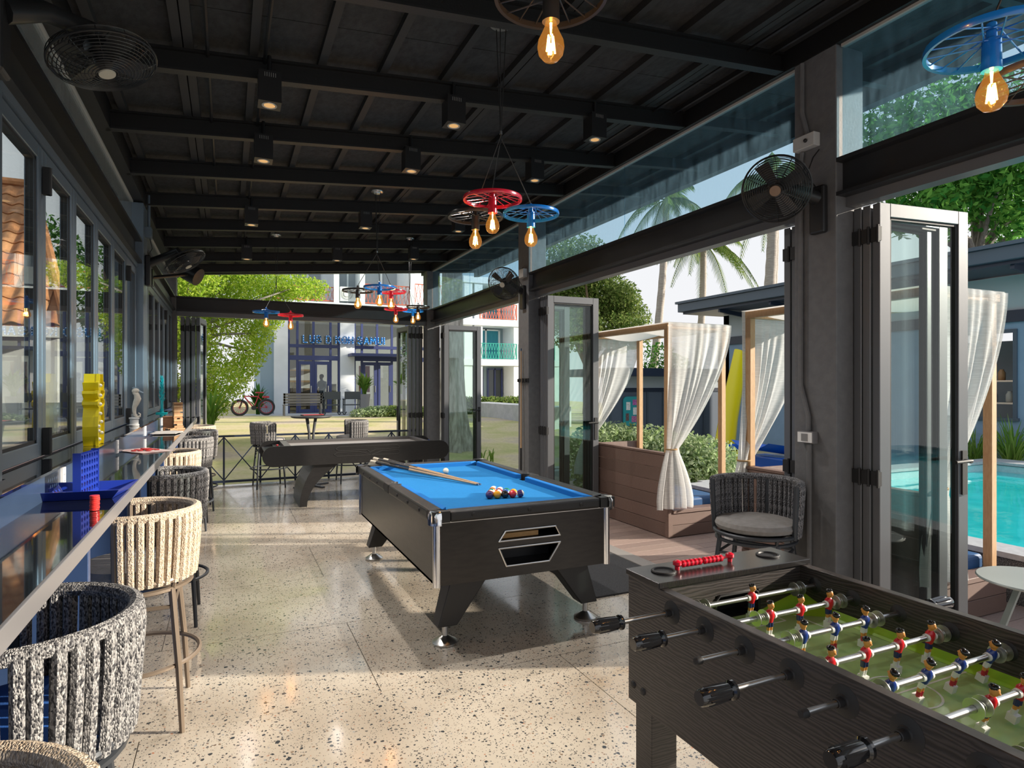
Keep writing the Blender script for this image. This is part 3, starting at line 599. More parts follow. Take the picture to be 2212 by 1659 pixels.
for x, sx_ in ((PX0,1),(PX1,-1)):
    for y, sy in ((PY0,1),(PY1,-1)):
        arc = [(x+sx_*(.105-.06*math.cos(a)), y+sy*(.105-.06*math.sin(a))) for a in [PI/2*i/8 for i in range(9)]]
        o = MB().prism([(x,y),(x+sx_*g,y)]+[(x+sx_*g,y+sy*.046)]+list(reversed(arc))+[(x+sx_*.046,y+sy*g),(x,y+sy*g)], .757, PZ+.002).build('corner_pocket', POC, t, bevel=.004)
        ox, oy = x+sx_*.012, y+sy*.012; cap = MB(); P = []
        for i in range(9):
            a = PI/2*i/8; P.append((x+sx_*(.05-.064*math.cos(a)), y+sy*(.05-.064*math.sin(a))))
        cap.add([(a,b,z) for z in (.742,.80,.824) for a,b in [((p[0]-(x+sx_*.05))*(1 if z < .81 else .82)+x+sx_*.05, (p[1]-(y+sy*.05))*(1 if z < .81 else .82)+y+sy*.05) for p in P]], [(r*9+i,r*9+i+1,(r+1)*9+i+1,(r+1)*9+i) for r in range(2) for i in range(8)], True)
        cap.add([(p[0],p[1],.824) for p in [((p[0]-(x+sx_*.05))*.82+x+sx_*.05,(p[1]-(y+sy*.05))*.82+y+sy*.05) for p in P]]+[(x+sx_*.05,y+sy*.05,.8235)], [(i,i+1,9) for i in range(8)])
        cap.build('chrome_cap', CHROME, o)
        MB().lathe([(.05,.757),(.048,.70),(.0001,.70)], 16, (x+sx_*.10,y+sy*.10,0)).build('pocket_cup', POC, o)
for x, s in ((PX0,1),(PX1,-1)):
    arc = [(x+s*(.105-.05*math.cos(a)), ym+.05*math.sin(a)) for a in [-PI/2+PI*i/10 for i in range(11)]]
    o = MB().prism([(x,ym-gm),(x+s*RW,ym-gm)]+arc+[(x+s*RW,ym+gm),(x,ym+gm)], .757, PZ+.002).build('middle_pocket', POC, t, bevel=.003)
    MB().lathe([(.05,.757),(.048,.70),(.0001,.70)], 16, (x+s*.105,ym,0)).build('pocket_cup', POC, o)
    MB().tube([(x+s*.052,ym-.03,PZ+.004),(x+s*.045,ym,PZ+.004),(x+s*.052,ym+.03,PZ+.004)], .004, 6).build('pocket_bracket', CHROME, o)
bo = MB().lathe([(.013,0),(.012,.004),(.0001,.007)], 12).mesh('rail_bolt', GASK)
for i in range(3):
    obj('rail_bolt', bo, t, loc=(PX0+.25+i*.365, PY0-.001, .790), rot=(PI/2,0,0))
    for yq in (PY0+.28+.27*i, ym+.30+.27*i): obj('rail_bolt', bo, t, loc=(PX0+.001, yq, .790), rot=(0,-PI/2,0)); obj('rail_bolt', bo, t, loc=(PX1-.001, yq, .790), rot=(0,PI/2,0))
LEGM = mat('pool_leg', (.014,.014,.015), .4)
for fx, s in ((1.185,1),(2.165,-1)):
    for fy, sy in ((3.56,1),(5.54,-1)):
        m = MB(); w0, w1 = .055, .075
        b0 = [(fx-.06,fy-w0,.115),(fx+.06,fy-w0,.115),(fx+.06,fy+w0,.115),(fx-.06,fy+w0,.115)]; xo = fx+s*.14
        b1 = [(xo-.12,fy-w1+sy*.02,.384),(xo+.12,fy-w1+sy*.02,.384),(xo+.12,fy+w1+sy*.02,.384),(xo-.12,fy+w1+sy*.02,.384)]
        m.add(b0+b1, [(3,2,1,0),(4,5,6,7),(0,1,5,4),(1,2,6,5),(2,3,7,6),(3,0,4,7)]); o = m.build('leg', LEGM, t, bevel=.006)
        MB().lathe([(.0001,.001),(.075,.001),(.077,.012),(.07,.018),(.03,.042),(.018,.048),(.018,.118),(.0001,.118)], 24, (fx,fy,0)).build('levelling_foot', BRUSH, o)
tr = thing('ball_triangle', 'pale wooden ball triangle lying in the upper slot of the pool table', 'rack', ((hx0+UX1)/2-.05, cy0+.06, uz0+.0))
MB().bar((-.15,0,.016),(.15,0,.016),.012,.030,up=(0,0,1)).bar((-.15,0,.016),(0,.07,.016),.012,.03).bar((.15,0,.016),(0,.07,.016),.012,.03).build('triangle_frame', mat('pale_wood', (.50,.27,.09), .5, col2=(.6,.35,.14), ns=30, stretch=(1,6,6)), tr)
# balls
BR = .0262
def ballmat(name, c, stripe=False): 
    m = mat('ball_'+name, c, .06, coat=.5)
    return m
BC = {'purple':(.045,.02,.11),'yellow':(.68,.30,.015),'black':(.012,.012,.013),'red':(.55,.02,.03),'orange':(.66,.12,.02),'green':(.01,.16,.09),'maroon':(.22,.02,.03),'blue':(.01,.06,.30)}
IV = mat('ball_ivory', (.80,.74,.60), .08, coat=.4)
def ball_obj(x, y, col, stripe, lab, rot=(0,0,0), grp='racked pool balls'):
    m = MB(); k = 14
    prof = [(max(BR*math.sin(PI*i/k),1e-6), -BR*math.cos(PI*i/k)) for i in range(k+1)]
    if col == 'ivory': m.lathe(prof, 22); mats = [IV]
    elif not stripe: m.lathe(prof, 22); mats = [ballmat(col, BC[col])]
    else:
        m.m = 1; m.lathe(prof[:5], 22); m.m = 0; m.lathe(prof[4:11], 22); m.m = 1; m.lathe(prof[10:], 22); mats = [ballmat(col, BC[col]), IV]
    if col != 'ivory':
        m.m = len(mats); mats = mats+[IV] if len(mats) == 1 else mats
        m.m = mats.index(IV) if IV in mats else 0
    o = m.build('pool_ball', mats, loc=(x, y, .7785+BR), rot=rot); return tag(o, lab, 'pool ball', grp)
ball_obj(*Vector(onY(963,1026,1)).xy*0, 'ivory', False, 'x') if False else None
def fz(px, py, z): r = ray(px, py); k = (z-EYE)/r[2]; return r[0]*k, r[1]*k
cx, cy = fz(963, 1017, .7785+BR); ball_obj(cx, cy, 'ivory', False, 'plain ivory cue ball lying alone on the blue cloth', grp='cue ball')
bxp, byp = fz(1057, 1069, .7785+BR); ex, ey = fz(1124, 1066, .7785+BR)
rowx = [bxp+(ex-bxp)*i/4 for i in range(5)]; rowy = [byp+(ey-byp)*i/4 for i in range(5)]
fr_ = [('purple',False,'plain purple pool ball at the left end of the front row'),('yellow',False,'plain yellow pool ball in the front row'),('black',False,'plain black pool ball in the front row'),('red',False,'plain red pool ball in the front row'),('purple',True,'white pool ball with purple stripe at the right end of the front row')]
for i, (c_, s_, l_) in enumerate(fr_): ball_obj(rowx[i], rowy[i], c_, s_, l_, rot=(.5*i, .4+.9*i, .3) if not s_ else (.4,1.2,0))
dx, dy = (rowx[4]-rowx[0])/4, .0455
more = [[('maroon',True,'maroon striped pool ball in the second row behind the purple one'),('red',True,'red striped pool ball in the second row behind the yellow one'),('blue',False,'plain blue pool ball in the second row behind the black one'),('yellow',True,'yellow striped pool ball at the right of the second row')],
        [('green',True,'green striped pool ball at the left of the third row'),('maroon',False,'plain maroon pool ball in the middle of the third row'),('green',False,'plain green pool ball at the right of the third row')],
        [('orange',False,'plain orange pool ball at the left back of the rack'),('purple',True,'purple striped pool ball at the right back of the rack')]]
for r_, row in enumerate(more):
    for i, (c_, s_, l_) in enumerate(row): ball_obj(rowx[0]+dx*(i+.5*(r_+1)), rowy[0]+dy*(r_+1)*1.0+(rowy[4]-rowy[0])*i/4, c_, s_, l_, rot=(.7*i+r_, 1.1*r_+.5, .2))
ball_obj(rowx[0]+dx*2, rowy[0]+dy*4, 'blue', True, 'blue striped pool ball at the far tip of the rack')
# cues: butts on the far left rail, tips on the cloth
CUEW = mat('cue_maple', (.42,.27,.15), .3, coat=.3); CUEB = mat('cue_black', (.02,.018,.018), .25, coat=.4); CUET = mat('cue_tip_blue', (.03,.08,.16), .7); CUEC = mat('cue_butt_cap', (.62,.55,.44), .5)
def cue(name, p0, p1, lab, grp=None):
    t = thing(name, lab, 'cue', p0, 0, grp); p0 = Vector(p0); p1 = Vector(p1); d = p1-p0
    def seg(a, b, r0, r1, nm, m_): MB().tube([d*a, d*b], [r0, r1], 12).build(nm, m_, t)
    seg(0,.06,.0150,.0148,'butt_cap',CUEC); seg(.06,.40,.0147,.0115,'butt',CUEB); seg(.40,.985,.0114,.0066,'shaft',CUEW); seg(.985,1,.0066,.0062,'tip',CUET)
    return t
def cuepts(b, e): 
    x0, y0 = fz(*b, PZ+.025); x1, y1 = fz(*e, .7785+.0075); return (x0, y0, PZ+.0225), (x1, y1, .7785+.0078)
A = cuepts((802,996), (1034,1047)); cue('pool_cue', A[0], A[1], 'pool cue lying over the far left corner, its butt nearest the viewer')
A = cuepts((830,992), (1037,1048)); cue('pool_cue', A[0], (A[1][0]+.020, A[1][1]+.035, A[1][2]), 'pool cue lying over the far left corner, its butt furthest to the right')
A = cuepts((818,991), (1036,1047)); A = ((A[0][0]-.03, A[0][1]+.06, A[0][2]+.0), (A[1][0]+.0, A[1][1]+.075, A[1][2])); cue('pool_cue', A[0], A[1], 'middle pool cue of the three lying over the far left corner')
# ================================================================ LONG GAME TABLE AT THE FAR END (air-cushion table)
HT = mat('black_ash_board', (.007,.0065,.0065), .4, col2=(.012,.011,.011), ns=10, nd=6, stretch=(2,1,8))
HA, HB, HY0, HY1, HZ0, HZ1 = .385, 2.79, 8.20, 9.12, .53, .785
t = thing('air_hockey_table', 'long black game table with rounded ends in front of the garden opening', 'game table', (0,0,0))
r_ = (HZ1-HZ0)/2; zc = (HZ0+HZ1)/2
def stad(x0, x1, r, zc): return [(x0+r-r*math.cos(a), zc+r*math.sin(a)) for a in [PI/2-PI*i/12 for i in range(13)]][::-1][::-1] 
pl = [(HA+r_-r_*math.sin(PI*i/14), zc+r_*math.cos(PI*i/14)) for i in range(15)]+[(HB-r_+r_*math.sin(PI*i/14), zc-r_*math.cos(PI*i/14)) for i in range(15)]
for y in (HY0, HY1-.04): MB().prism(pl, y, y+.04, 'xz').build('side_board', HT, t, bevel=.003)
MB().box(HA+.16, HB-.16, HY0+.04, HY1-.04, HZ0+.02, .735).build('core', HT, t)
MB().box(HA+.34, HB-.34, HY0+.04, HY1-.04, .735, .745).build('playing_field', mat('field_grey', (.30,.28,.27), .35), t)
for x0, x1 in ((HA+.26, HA+.34), (HB-.34, HB-.26)): MB().box(x0, x1, HY0+.04, HY1-.04, .735, .78).build('end_rail', mat('rail_grey', (.085,.08,.078), .4), t)
for y0, y1 in ((HY0+.04, HY0+.075), (HY1-.075, HY1-.04)): MB().box(HA+.34, HB-.34, y0, y1, .745, .782).build('side_rail', MATS['rail_grey'], t)
for x0, x1 in ((HA+.03, HA+.26), (HB-.26, HB-.03)): MB().box(x0, x1, HY0+.04, HY1-.04, .70, .71).build('goal_tray', GASK, t)
m = MB(); yq = HY0-.002                                       # pressed outline on the side board
for pts in ([(1.30,.70),(1.26,.725),(1.30,.75),(2.06,.75),(2.10,.725),(2.08,.705),(1.78,.70),(1.70,.665),(1.66,.70),(1.30,.70)], [(1.28,.63),(1.24,.655),(1.28,.68),(1.56,.68),(1.72,.63),(1.86,.68),(2.08,.68),(2.10,.655),(2.07,.63),(1.28,.63)]):
    for a, b in zip(pts, pts[1:]): m.bar((a[0],yq,a[1]),(b[0],yq,b[1]),.004,.004)
m.build('side_moulding', mat('moulding_dark', (.05,.048,.047), .3), t)
for xb, xt, s in ((.87, 1.16, 1), (2.30, 2.02, -1)):
    P = []; Q = []
    for i in range(11):
        u = i/10; z = HZ0*u; x = xb+(xt-xb)*(u**2.0); w0 = .045+.10*u**2
        P.append((x-w0, z)); Q.append((x+w0, z))
    MB().prism(P+Q[::-1], HY0+.05, HY1-.06, 'xz').build('arched_leg', HT, t)
t = thing('pusher', 'small red pusher lying in the left end of the long game table', 'game pusher', (HA+.20, 8.62, .711)); RP = mat('pink_red', (.6,.07,.08), .35)
MB().lathe([(.0001,0),(.04,0),(.04,.008),(.034,.016),(.016,.018),(.014,.05),(.018,.058),(.0001,.062)], 18).build('pusher_body', RP, t)
t = thing('pusher', 'small blue pusher lying in the right end of the long game table', 'game pusher', (HB-.20, 8.5, .711))
MB().lathe([(.0001,0),(.04,0),(.04,.008),(.034,.016),(.016,.018),(.014,.05),(.018,.058),(.0001,.062)], 18).build('pusher_body', mat('navy_plastic', (.02,.05,.2), .35), t)
# ================================================================ FOOSBALL TABLE
def ashmat():
    m = bpy.data.materials.new('black_oak'); m.use_nodes = True; t = m.node_tree; N = t.nodes.new; L = t.links.new; p = t.nodes['Principled BSDF']
    tcn = N('ShaderNodeTexCoord'); mp = N('ShaderNodeMapping'); mp.inputs['Scale'].default_value = (1.5,1.5,9); L(tcn.outputs['Object'], mp.inputs[0])
    n = N('ShaderNodeTexNoise'); n.inputs['Scale'].default_value = 2.2; n.inputs['Detail'].default_value = 3; L(mp.outputs[0], n.inputs['Vector'])
    w_ = N('ShaderNodeTexWave'); w_.bands_direction = 'Z'; w_.inputs['Scale'].default_value = 3.4; w_.inputs['Distortion'].default_value = 11; w_.inputs['Detail'].default_value = 4; w_.inputs['Detail Scale'].default_value = 1.2; L(mp.outputs[0], w_.inputs['Vector'])
    r = N('ShaderNodeValToRGB'); L(w_.outputs[0], r.inputs[0]); r.color_ramp.elements[0].color = (.022,.019,.018,1); r.color_ramp.elements[1].color = (.055,.046,.043,1)
    L(r.outputs[0], p.inputs['Base Color']); p.inputs['Roughness'].default_value = .38
    b = N('ShaderNodeBump'); b.inputs['Strength'].default_value = .15; b.inputs['Distance'].default_value = .003; L(w_.outputs[0], b.inputs['Height']); L(b.outputs[0], p.inputs['Normal'])
    return m
OAK = ashmat(); TOPB = mat('table_top_black', (.014,.013,.013), .22, col2=(.022,.020,.019), ns=40, stretch=(8,1,1))
FX0, FX1, FY0, FY1, FZ0, FZ1 = 1.28, 1.955, .30, 1.815, .45, .885
t = thing('foosball_table', 'dark wood table football game in the bottom right corner', 'football table', (0,0,0)); FT = t
for x0, x1 in ((FX0, FX0+.032), (FX1-.032, FX1)): MB().box(x0, x1, FY0, FY1, FZ0, FZ1).build('side_panel', OAK, t, bevel=.002, seg=1)
MB().box(FX0+.032, FX1-.032, FY1-.03, FY1, FZ0, FZ1).build('end_panel', OAK, t); MB().box(FX0+.032, FX1-.032, FY0, FY0+.03, FZ0, FZ1).build('end_panel', OAK, t)
gx0, gx1 = (FX0+FX1)/2-.10, (FX0+FX1)/2+.10; iy = FY1-.17
m = MB(); m.box(FX0+.032, gx0, iy, iy+.018, FZ0+.05, FZ1).box(gx1, FX1-.032, iy, iy+.018, FZ0+.05, FZ1).box(gx0, gx1, iy, iy+.018, .825, FZ1).box(gx0,gx1,iy,iy+.018,FZ0+.05,.738)
m.build('goal_wall', OAK, t)
m = MB(); m.box(gx0-.01,gx1+.01,iy+.10,iy+.105,.72,.83).box(gx0-.01,gx1+.01,iy+.018,iy+.10,.72,.73); m.build('goal_box', BLACK, t)
m = MB(); m.tube([(gx0,iy-.003,.742),(gx0,iy-.003,.808),(gx0+.018,iy-.003,.824),(gx1-.018,iy-.003,.824),(gx1,iy-.003,.808),(gx1,iy-.003,.742)], .005, 6); m.build('goal_frame', GASK, t)
MB().box(FX0-.008, FX1+.008, iy-.012, FY1+.004, FZ1+.0005, FZ1+.020).build('end_top', TOPB, t, bevel=.002, seg=1)
MB().box(FX0-.008, FX1+.008, FY0-.004, FY0+.17, FZ1+.0005, FZ1+.020).build('end_top', TOPB, t, bevel=.002, seg=1)
for x in (FX0+.088, FX1-.10): o = MB().lathe([(.043,FZ1+.0205),(.043,FZ1+.0235),(.040,FZ1+.0265),(.034,FZ1+.0265),(.0325,FZ1+.0235),(.0315,FZ1+.0215),(.0001,FZ1+.0213)], 32, (x, FY1-.083, 0)).build('cup_holder', mat('cup_black', (.006,.006,.007), .55), t)
GRF = mat('pitch_green', (.36,.56,.20), .1, col2=(.42,.64,.26), ns=3, spec=.6); LIME = mat('lime_ramp', (.28,.52,.03), .35); LINE = mat('line_white', (.72,.78,.68), .25)
fa, fb, fc, fd, fz_ = FX0+.032, FX1-.032, FY0+.17, iy, .742
MB().box(fa, fb, fc, fd, fz_-.012, fz_).build('pitch', GRF, t)
def strip(x0, x1, y0, y1): return (x0, x1, y0, y1, fz_+.0002, fz_+.0007)
m = MB(); xm = (fa+fb)/2; yc = (fc+fd)/2
m.box(*strip(fa, fb, yc-.003, yc+.003)); m.ring((xm, yc, fz_+.0004), .085, .003, 40, 4, sq=.15) if False else None
for i in range(40):
    a, b = 2*PI*i/40, 2*PI*(i+1)/40; R1, R2 = .082, .088
    m.add([(xm+R*math.cos(q_), yc+R*math.sin(q_), fz_+.0006) for R, q_ in ((R1,a),(R2,a),(R2,b),(R1,b))], [(0,1,2,3)])
for ye, s in ((fd,-1), (fc,1)):
    for hw, dp in ((.19,.22), (.12,.10)):
        y2 = ye+s*dp; m.box(*strip(xm-hw-.003, xm-hw+.003, min(ye,y2), max(ye,y2))).box(*strip(xm+hw-.003, xm+hw+.003, min(ye,y2), max(ye,y2))).box(*strip(xm-hw, xm+hw, y2-.003, y2+.003))
    for i in range(14):
        a, b = PI*i/14, PI*(i+1)/14; m.add([(xm+R*math.cos(q_), ye+s*(.22+R*.6*math.sin(q_)), fz_+.0006) for R, q_ in ((.067,a),(.073,a),(.073,b),(.067,b))], [(0,1,2,3) if s > 0 else (3,2,1,0)])
m.build('pitch_lines', LINE, t)
for x, s in ((fa,1),(fb,-1)):                               # sloping green borders and corner ramps
    MB().prism([(x,fz_+.0008),(x+s*.035,fz_+.0008),(x,fz_+.022)], fc, fd, 'xz').build('border_ramp', LIME, t)
    for y, sy in ((fd,-1),(fc,1)): MB().add([(x,y,fz_+.0008),(x+s*.22,y,fz_+.0008),(x,y+sy*.16,fz_+.0008),(x,y,fz_+.05)], [(0,1,2),(0,1,3),(1,2,3),(2,0,3)]).build('corner_ramp', LIME, t)
for x in (FX0+.012, FX1-.117):
    for y in (FY0+.03, FY1-.117): MB().box(x, x+.105, y, y+.09, 0, FZ0-.0005).build('leg', OAK, t, bevel=.002, seg=1)
bo2 = MB().lathe([(.0001,.006),(.010,.005),(.013,0),(.0001,0)][::-1], 14).mesh('panel_bolt', GASK)
for y in (FY1-.03, FY1-.085): obj('panel_bolt', bo2, t, loc=(FX0, y, .51), rot=(0,-PI/2,0))
# player figure, hung on the rod; local rod axis = x, faces -y
SK = mat('player_skin', (.62,.27,.06), .4); HA_ = mat('player_hair', (.010,.010,.011), .2); SR = mat('shirt_red', (.52,.012,.02), .25); SB = mat('shirt_blue', (.012,.035,.19), .25); NV = mat('shorts_navy', (.012,.022,.09), .3); WH = mat('player_white', (.68,.68,.64), .35); SO = mat('sock_red', (.45,.02,.04), .35)
def player(shirt, shorts, socks, sleeve):
    m = MB()
    m.m = 0; m.ball((0,-.002,.034), .0105, 12, 8, (.95,1.0,1.25)).cyl((0,0,.018),(0,0,.027),.006,n=8).ball((0,-.0125,.033), .003, 6, 4)
    m.m = 1; m.ball((0,.0015,.041), .0108, 12, 8, (1.0,1.05,.72)).ball((0,-.004,.046), .0055, 8, 5, (1.2,1,.7))
    m.m = 2; m.lathe([(.0001,.021),(.008,.020),(.0145,.012),(.0155,0),(.012,-.013),(.0105,-.019),(.0001,-.019)], 14, M=Matrix.Diagonal(Vector((1.0,.82,1))))
    m.m = 5
    for s in (-1,1): m.cyl((s*.0125,0,0),(s*.0205,0,0),.0115,.0105,n=14)
    m.m = 3
    for s in (-1,1): m.tube([(s*.0048,0,-.017),(s*.0058,-.001,-.034)], [.0072,.0066], 8)
    m.m = 0
    for s in (-1,1): m.tube([(s*.0058,-.001,-.033),(s*.0056,.000,-.047)], [.0052,.0047], 8)
    m.m = 4
    for s in (-1,1): m.tube([(s*.0056,0,-.045),(s*.0052,.001,-.061)], [.0054,.0050], 8)
    m.m = 5; m.prism([(-.0105,-.0115),(.0105,-.0115),(.0095,.010),(-.0095,.010)], -.0795, -.059)
    return m.mesh('player', [SK, HA_, shirt, shorts, socks, WH])
PRED = player(SR, NV, WH, WH); PBLU = player(SB, WH, SO, WH)
hnd = MB().lathe([(.0001,0),(.0165,0),(.019,.004),(.0195,.014),(.0205,.018),(.0195,.05),(.018,.082),(.0175,.09),(.0225,.095),(.0225,.103),(.016,.108),(.0001,.108)], 20); 
HNM = mat('grip_black', (.010,.010,.011), .10, coat=.6)
for i in range(9):
    a = 2*PI*i/9; c, s = math.cos(a), math.sin(a); hnd.tube([(c*.0192,s*.0192,.02),(c*.0190,s*.0190,.05),(c*.0172,s*.0172,.085)], [.0038,.0036,.003], 6)
HND = hnd.mesh('handle', HNM)
BEA = MB().lathe([(.0001,-.006),(.037,-.006),(.037,0),(.030,.003),(.017,.006),(.015,.010),(.0001,.010)][::-1], 28).mesh('bearing', GASK)
SLV = MB().lathe([(.0115,0),(.0115,.022),(.0092,.024)][::-1], 14, caps=False).mesh('bearing_sleeve', GASK)
wsh = MB().lathe([(.0088,-.0012),(.0235,-.0012),(.0235,.0012),(.0088,.0012),(.0088,-.0012)], 24).mesh('washer', mat('zinc', (.45,.46,.42), .35, .9))
spm = MB(); spm.tube([(.0105*math.cos(a), .0105*math.sin(a), .028*a/(8*PI)) for a in [8*PI*k/56 for k in range(57)]], .0013, 5); SPR = spm.mesh('spring', MATS['zinc'])
CAPM = MB().lathe([(.0001,-.004),(.008,-.004),(.0105,0),(.0105,.014),(.0088,.016)], 16).mesh('end_cap', GASK)
rodz = .828
rows = [(1.58,'r',1,.11,-1), (1.43,'r',3,.132,-1), (1.275,'b',3,.132,1), (1.12,'r',4,.137,-1), (.974,'b',4,.137,1), (.83,'r',3,.125,-1), (.68,'b',3,.165,1), (.53,'b',1,.11,1)]
shift = [.0, .055, .017, .005, .025, .078, 0, 0]; rsh = [-.03,.009,-.012,-.03,.019,.036,0,0]; tilt = [.1, .05, -.08, .12, -.30, .25, 0, 0]
for k, (yr, cc, npl, sp, side) in enumerate(rows):
    xa = FX0-(.165 if side < 0 else .155)+rsh[k]; xb = FX1+(.115 if side < 0 else .14)+rsh[k]
    o = MB().cyl((xa,yr,rodz),(xb,yr,rodz),.0080,n=16).build('rod', BRUSH, t)
    for x, s in ((FX0,-1),(FX1,1)):
        obj('bearing', BEA, o, loc=(x+s*.0005,yr,rodz), rot=(0,s*PI/2,0)); obj('bearing_sleeve', SLV, o, loc=(x+s*.005,yr,rodz), rot=(0,s*PI/2,0))
        obj('bearing', BEA, o, loc=(x-s*.0325,yr,rodz), rot=(0,-s*PI/2,0)).scale = (.72,.72,1)
    if side < 0: obj('handle', HND, o, loc=(xa-.10,yr,rodz), rot=(0,PI/2,0)); obj('end_cap', CAPM, o, loc=(xb,yr,rodz), rot=(0,-PI/2,0))
    else: obj('handle', HND, o, loc=(xb+.10,yr,rodz), rot=(0,-PI/2,0)); obj('end_cap', CAPM, o, loc=(xa,yr,rodz), rot=(0,PI/2,0))
    ends = []
    for i in range(npl):
        x = xm+(i-(npl-1)/2)*sp+shift[k]; p_ = obj('player', PRED if cc == 'r' else PBLU, o, loc=(x,yr,rodz), rot=(tilt[k],0,0 if cc == 'r' else PI)); ends.append(x)
    for x, s in ((ends[0]-.028,-1),(ends[-1]+.028,1)):
        if npl == 1: x = xm+s*.20
        obj('washer', wsh, o, loc=(x,yr,rodz), rot=(0,PI/2,0)); obj('washer', wsh, o, loc=(x+s*.032,yr,rodz), rot=(0,PI/2,0)); obj('spring', SPR, o, loc=(x if s > 0 else x-.03,yr,rodz), rot=(0,PI/2,0))
RB_ = mat('bead_red', (.60,.01,.03), .2, coat=.4)
o = MB().cyl((FX0+.145,FY1-.085,FZ1+.038),(FX0+.375,FY1-.085,FZ1+.038),.0045,n=10).build('score_rod', RB_, t)
bd = MB().lathe([(.0001,-.0085),(.009,-.0085),(.0128,-.004),(.0128,.004),(.009,.0085),(.0001,.0085)], 12, M=Matrix.Rotation(PI/2,3,'Y')).mesh('score_bead', RB_)
ep = MB().lathe([(.008,-.0175),(.009,-.006),(.0155,.0),(.0155,.010),(.006,.016),(.0001,.016)], 12).mesh('end_post', RB_)
for x in (FX0+.145, FX0+.385): obj('end_post', ep, o, loc=(x, FY1-.085, FZ1+.038))
for i in range(10): obj('score_bead', bd, o, loc=(FX0+.171+i*.0178+(.008 if i > 4 else 0), FY1-.085, FZ1+.038))
# ================================================================ WALL FANS
FANB = mat('fan_black', (.014,.014,.015), .4); BLD = mat('fan_blade', (.02,.02,.021), .35); BADGE = mat('fan_badge', (.55,.50,.40), .45)
def cage_mesh(R, m_, name):
    m = MB()
    for k in range(13): 
        u = k/12; r = .045+(R-.045)*u; z = .075-.045*u**2.2; m.ring((0,0,z), r, .0023, 40, 4)
        z2 = -.07+.055*u**2.5; m.ring((0,0,z2), max(r,.06), .0023, 40, 4)
    m.ring((0,0,.012), R+.004, .006, 48, 6)
    for a in range(12):
        c, s = math.cos(a*PI/6), math.sin(a*PI/6)
        m.tube([(c*r, s*r, .0735-.045*((r-.045)/(R-.045))**2.2) for r in [.045+(R-.045)*q/6 for q in range(7)]]+[(c*R,s*R,.012)], .0019, 4)
        m.tube([(c*r, s*r, -.0685+.055*((r-.06)/(R-.06))**2.5) for r in [.06+(R-.06)*q/6 for q in range(7)]]+[(c*R,s*R,.012)], .0019, 4)
    return m.mesh(name, m_)
CAGE = cage_mesh(.215, FANB, 'cage')
bl = MB(); bl.grid(lambda u, v: (.03+.16*v, (-.028-.03*v*(1-.3*v))*(1-2*u)+.012*v, .018-.03*u*(1-.2*v)), 4, 6); BLADE = bl.mesh('blade', BLD)
HUB = MB().lathe([(.0001,-.08),(.05,-.08),(.062,-.06),(.062,-.02),(.04,-.012),(.036,.03),(.0001,.034)], 20).mesh('motor', FANB)
BDG = MB().lathe([(.0001,.081),(.034,.080),(.036,.074),(.0001,.072)][::-1], 24).mesh('badge', BADGE)
BDG2 = MB().lathe([(.0001,.081),(.034,.080),(.036,.074),(.0001,.072)][::-1], 24).mesh('badge', mat('badge_brown', (.20,.13,.085), .45))
def fan(c, nrm, wall, lab, roll=0, badge=BDG):
    t = thing('wall_fan', lab, 'fan', wall, 0, 'wall fans on the columns'); W = Vector(wall); c = Vector(c)-W; R = frame_to(nrm).to_4x4() @ Matrix.Rotation(roll,4,'Z')
    e = R.to_euler(); s = 1 if W.x < 1 else -1
    for nm, me in (('cage', CAGE), ('motor', HUB), ('badge', badge)): obj(nm, me, t, loc=c, rot=e).scale = (.84,)*3
    for i in range(4): obj('blade', BLADE, t, loc=c, rot=(R @ Matrix.Rotation(i*PI/2+.4,4,'Z')).to_euler()).scale = (.84,)*3
    MB().box(min(0,s*.045), max(0,s*.045), -.05, .05, -.16, .12).build('wall_bracket', FANB, t, bevel=.012)
    b = c-Vector(nrm).normalized()*.11
    MB().tube([(s*.03,0,.05),((b.x)*.5,b.y*.3,max(b.z*.5,.05)+.02),tuple(b),tuple(c-Vector(nrm).normalized()*.05)], [.042,.036,.032,.03], 10).build('arm', FANB, t)
    m = MB(); m.tube([(s*.02,.02,.12),(s*.05,.06,.20),(s*.03,.03,.30),(s*.015,.0,.34)], .004, 5); m.build('power_cable', FANB, t)
    return t
fan((-.44,2.84,2.81), (.26,-.13,-.95), (-.69,2.49,2.70), 'black wall fan on the near left column, facing down')
fan((2.83,2.58,2.66), (-.74,-.52,-.42), (3.19,2.58,2.60), 'black wall fan on the near right column beside the switch box', 0, BDG2)
fan((2.80,6.33,2.68), (-.66,-.62,-.42), (3.19,6.62,2.60), 'black wall fan on the middle right column above the cue rack', .3, BDG)
fan((-.36,6.46,2.69), (.50,-.16,-.85), (-.69,6.60,2.62), 'black wall fan on the middle left column above the bar', .2)
# black speaker beside the far-left fan
t = thing('wall_speaker', 'black drum-shaped speaker hanging behind the far left fan', 'speaker', (-.69, 7.15, 2.62)); c = at(415, 592, 6.9)-Vector((-.69,7.15,2.62))
Mz = frame_to((.8,-.35,-.45)); MB().lathe([(.0001,-.12),(.08,-.12),(.095,-.08),(.10,.08),(.0001,.085)], 24, tuple(c), Mz).build('drum', FANB, t)
MB().tube([(0,0,0),tuple(c*.6),tuple(c)], .018, 8).box(-.02,.012,-.06,.06,-.08,.08).build('bracket', FANB, t)
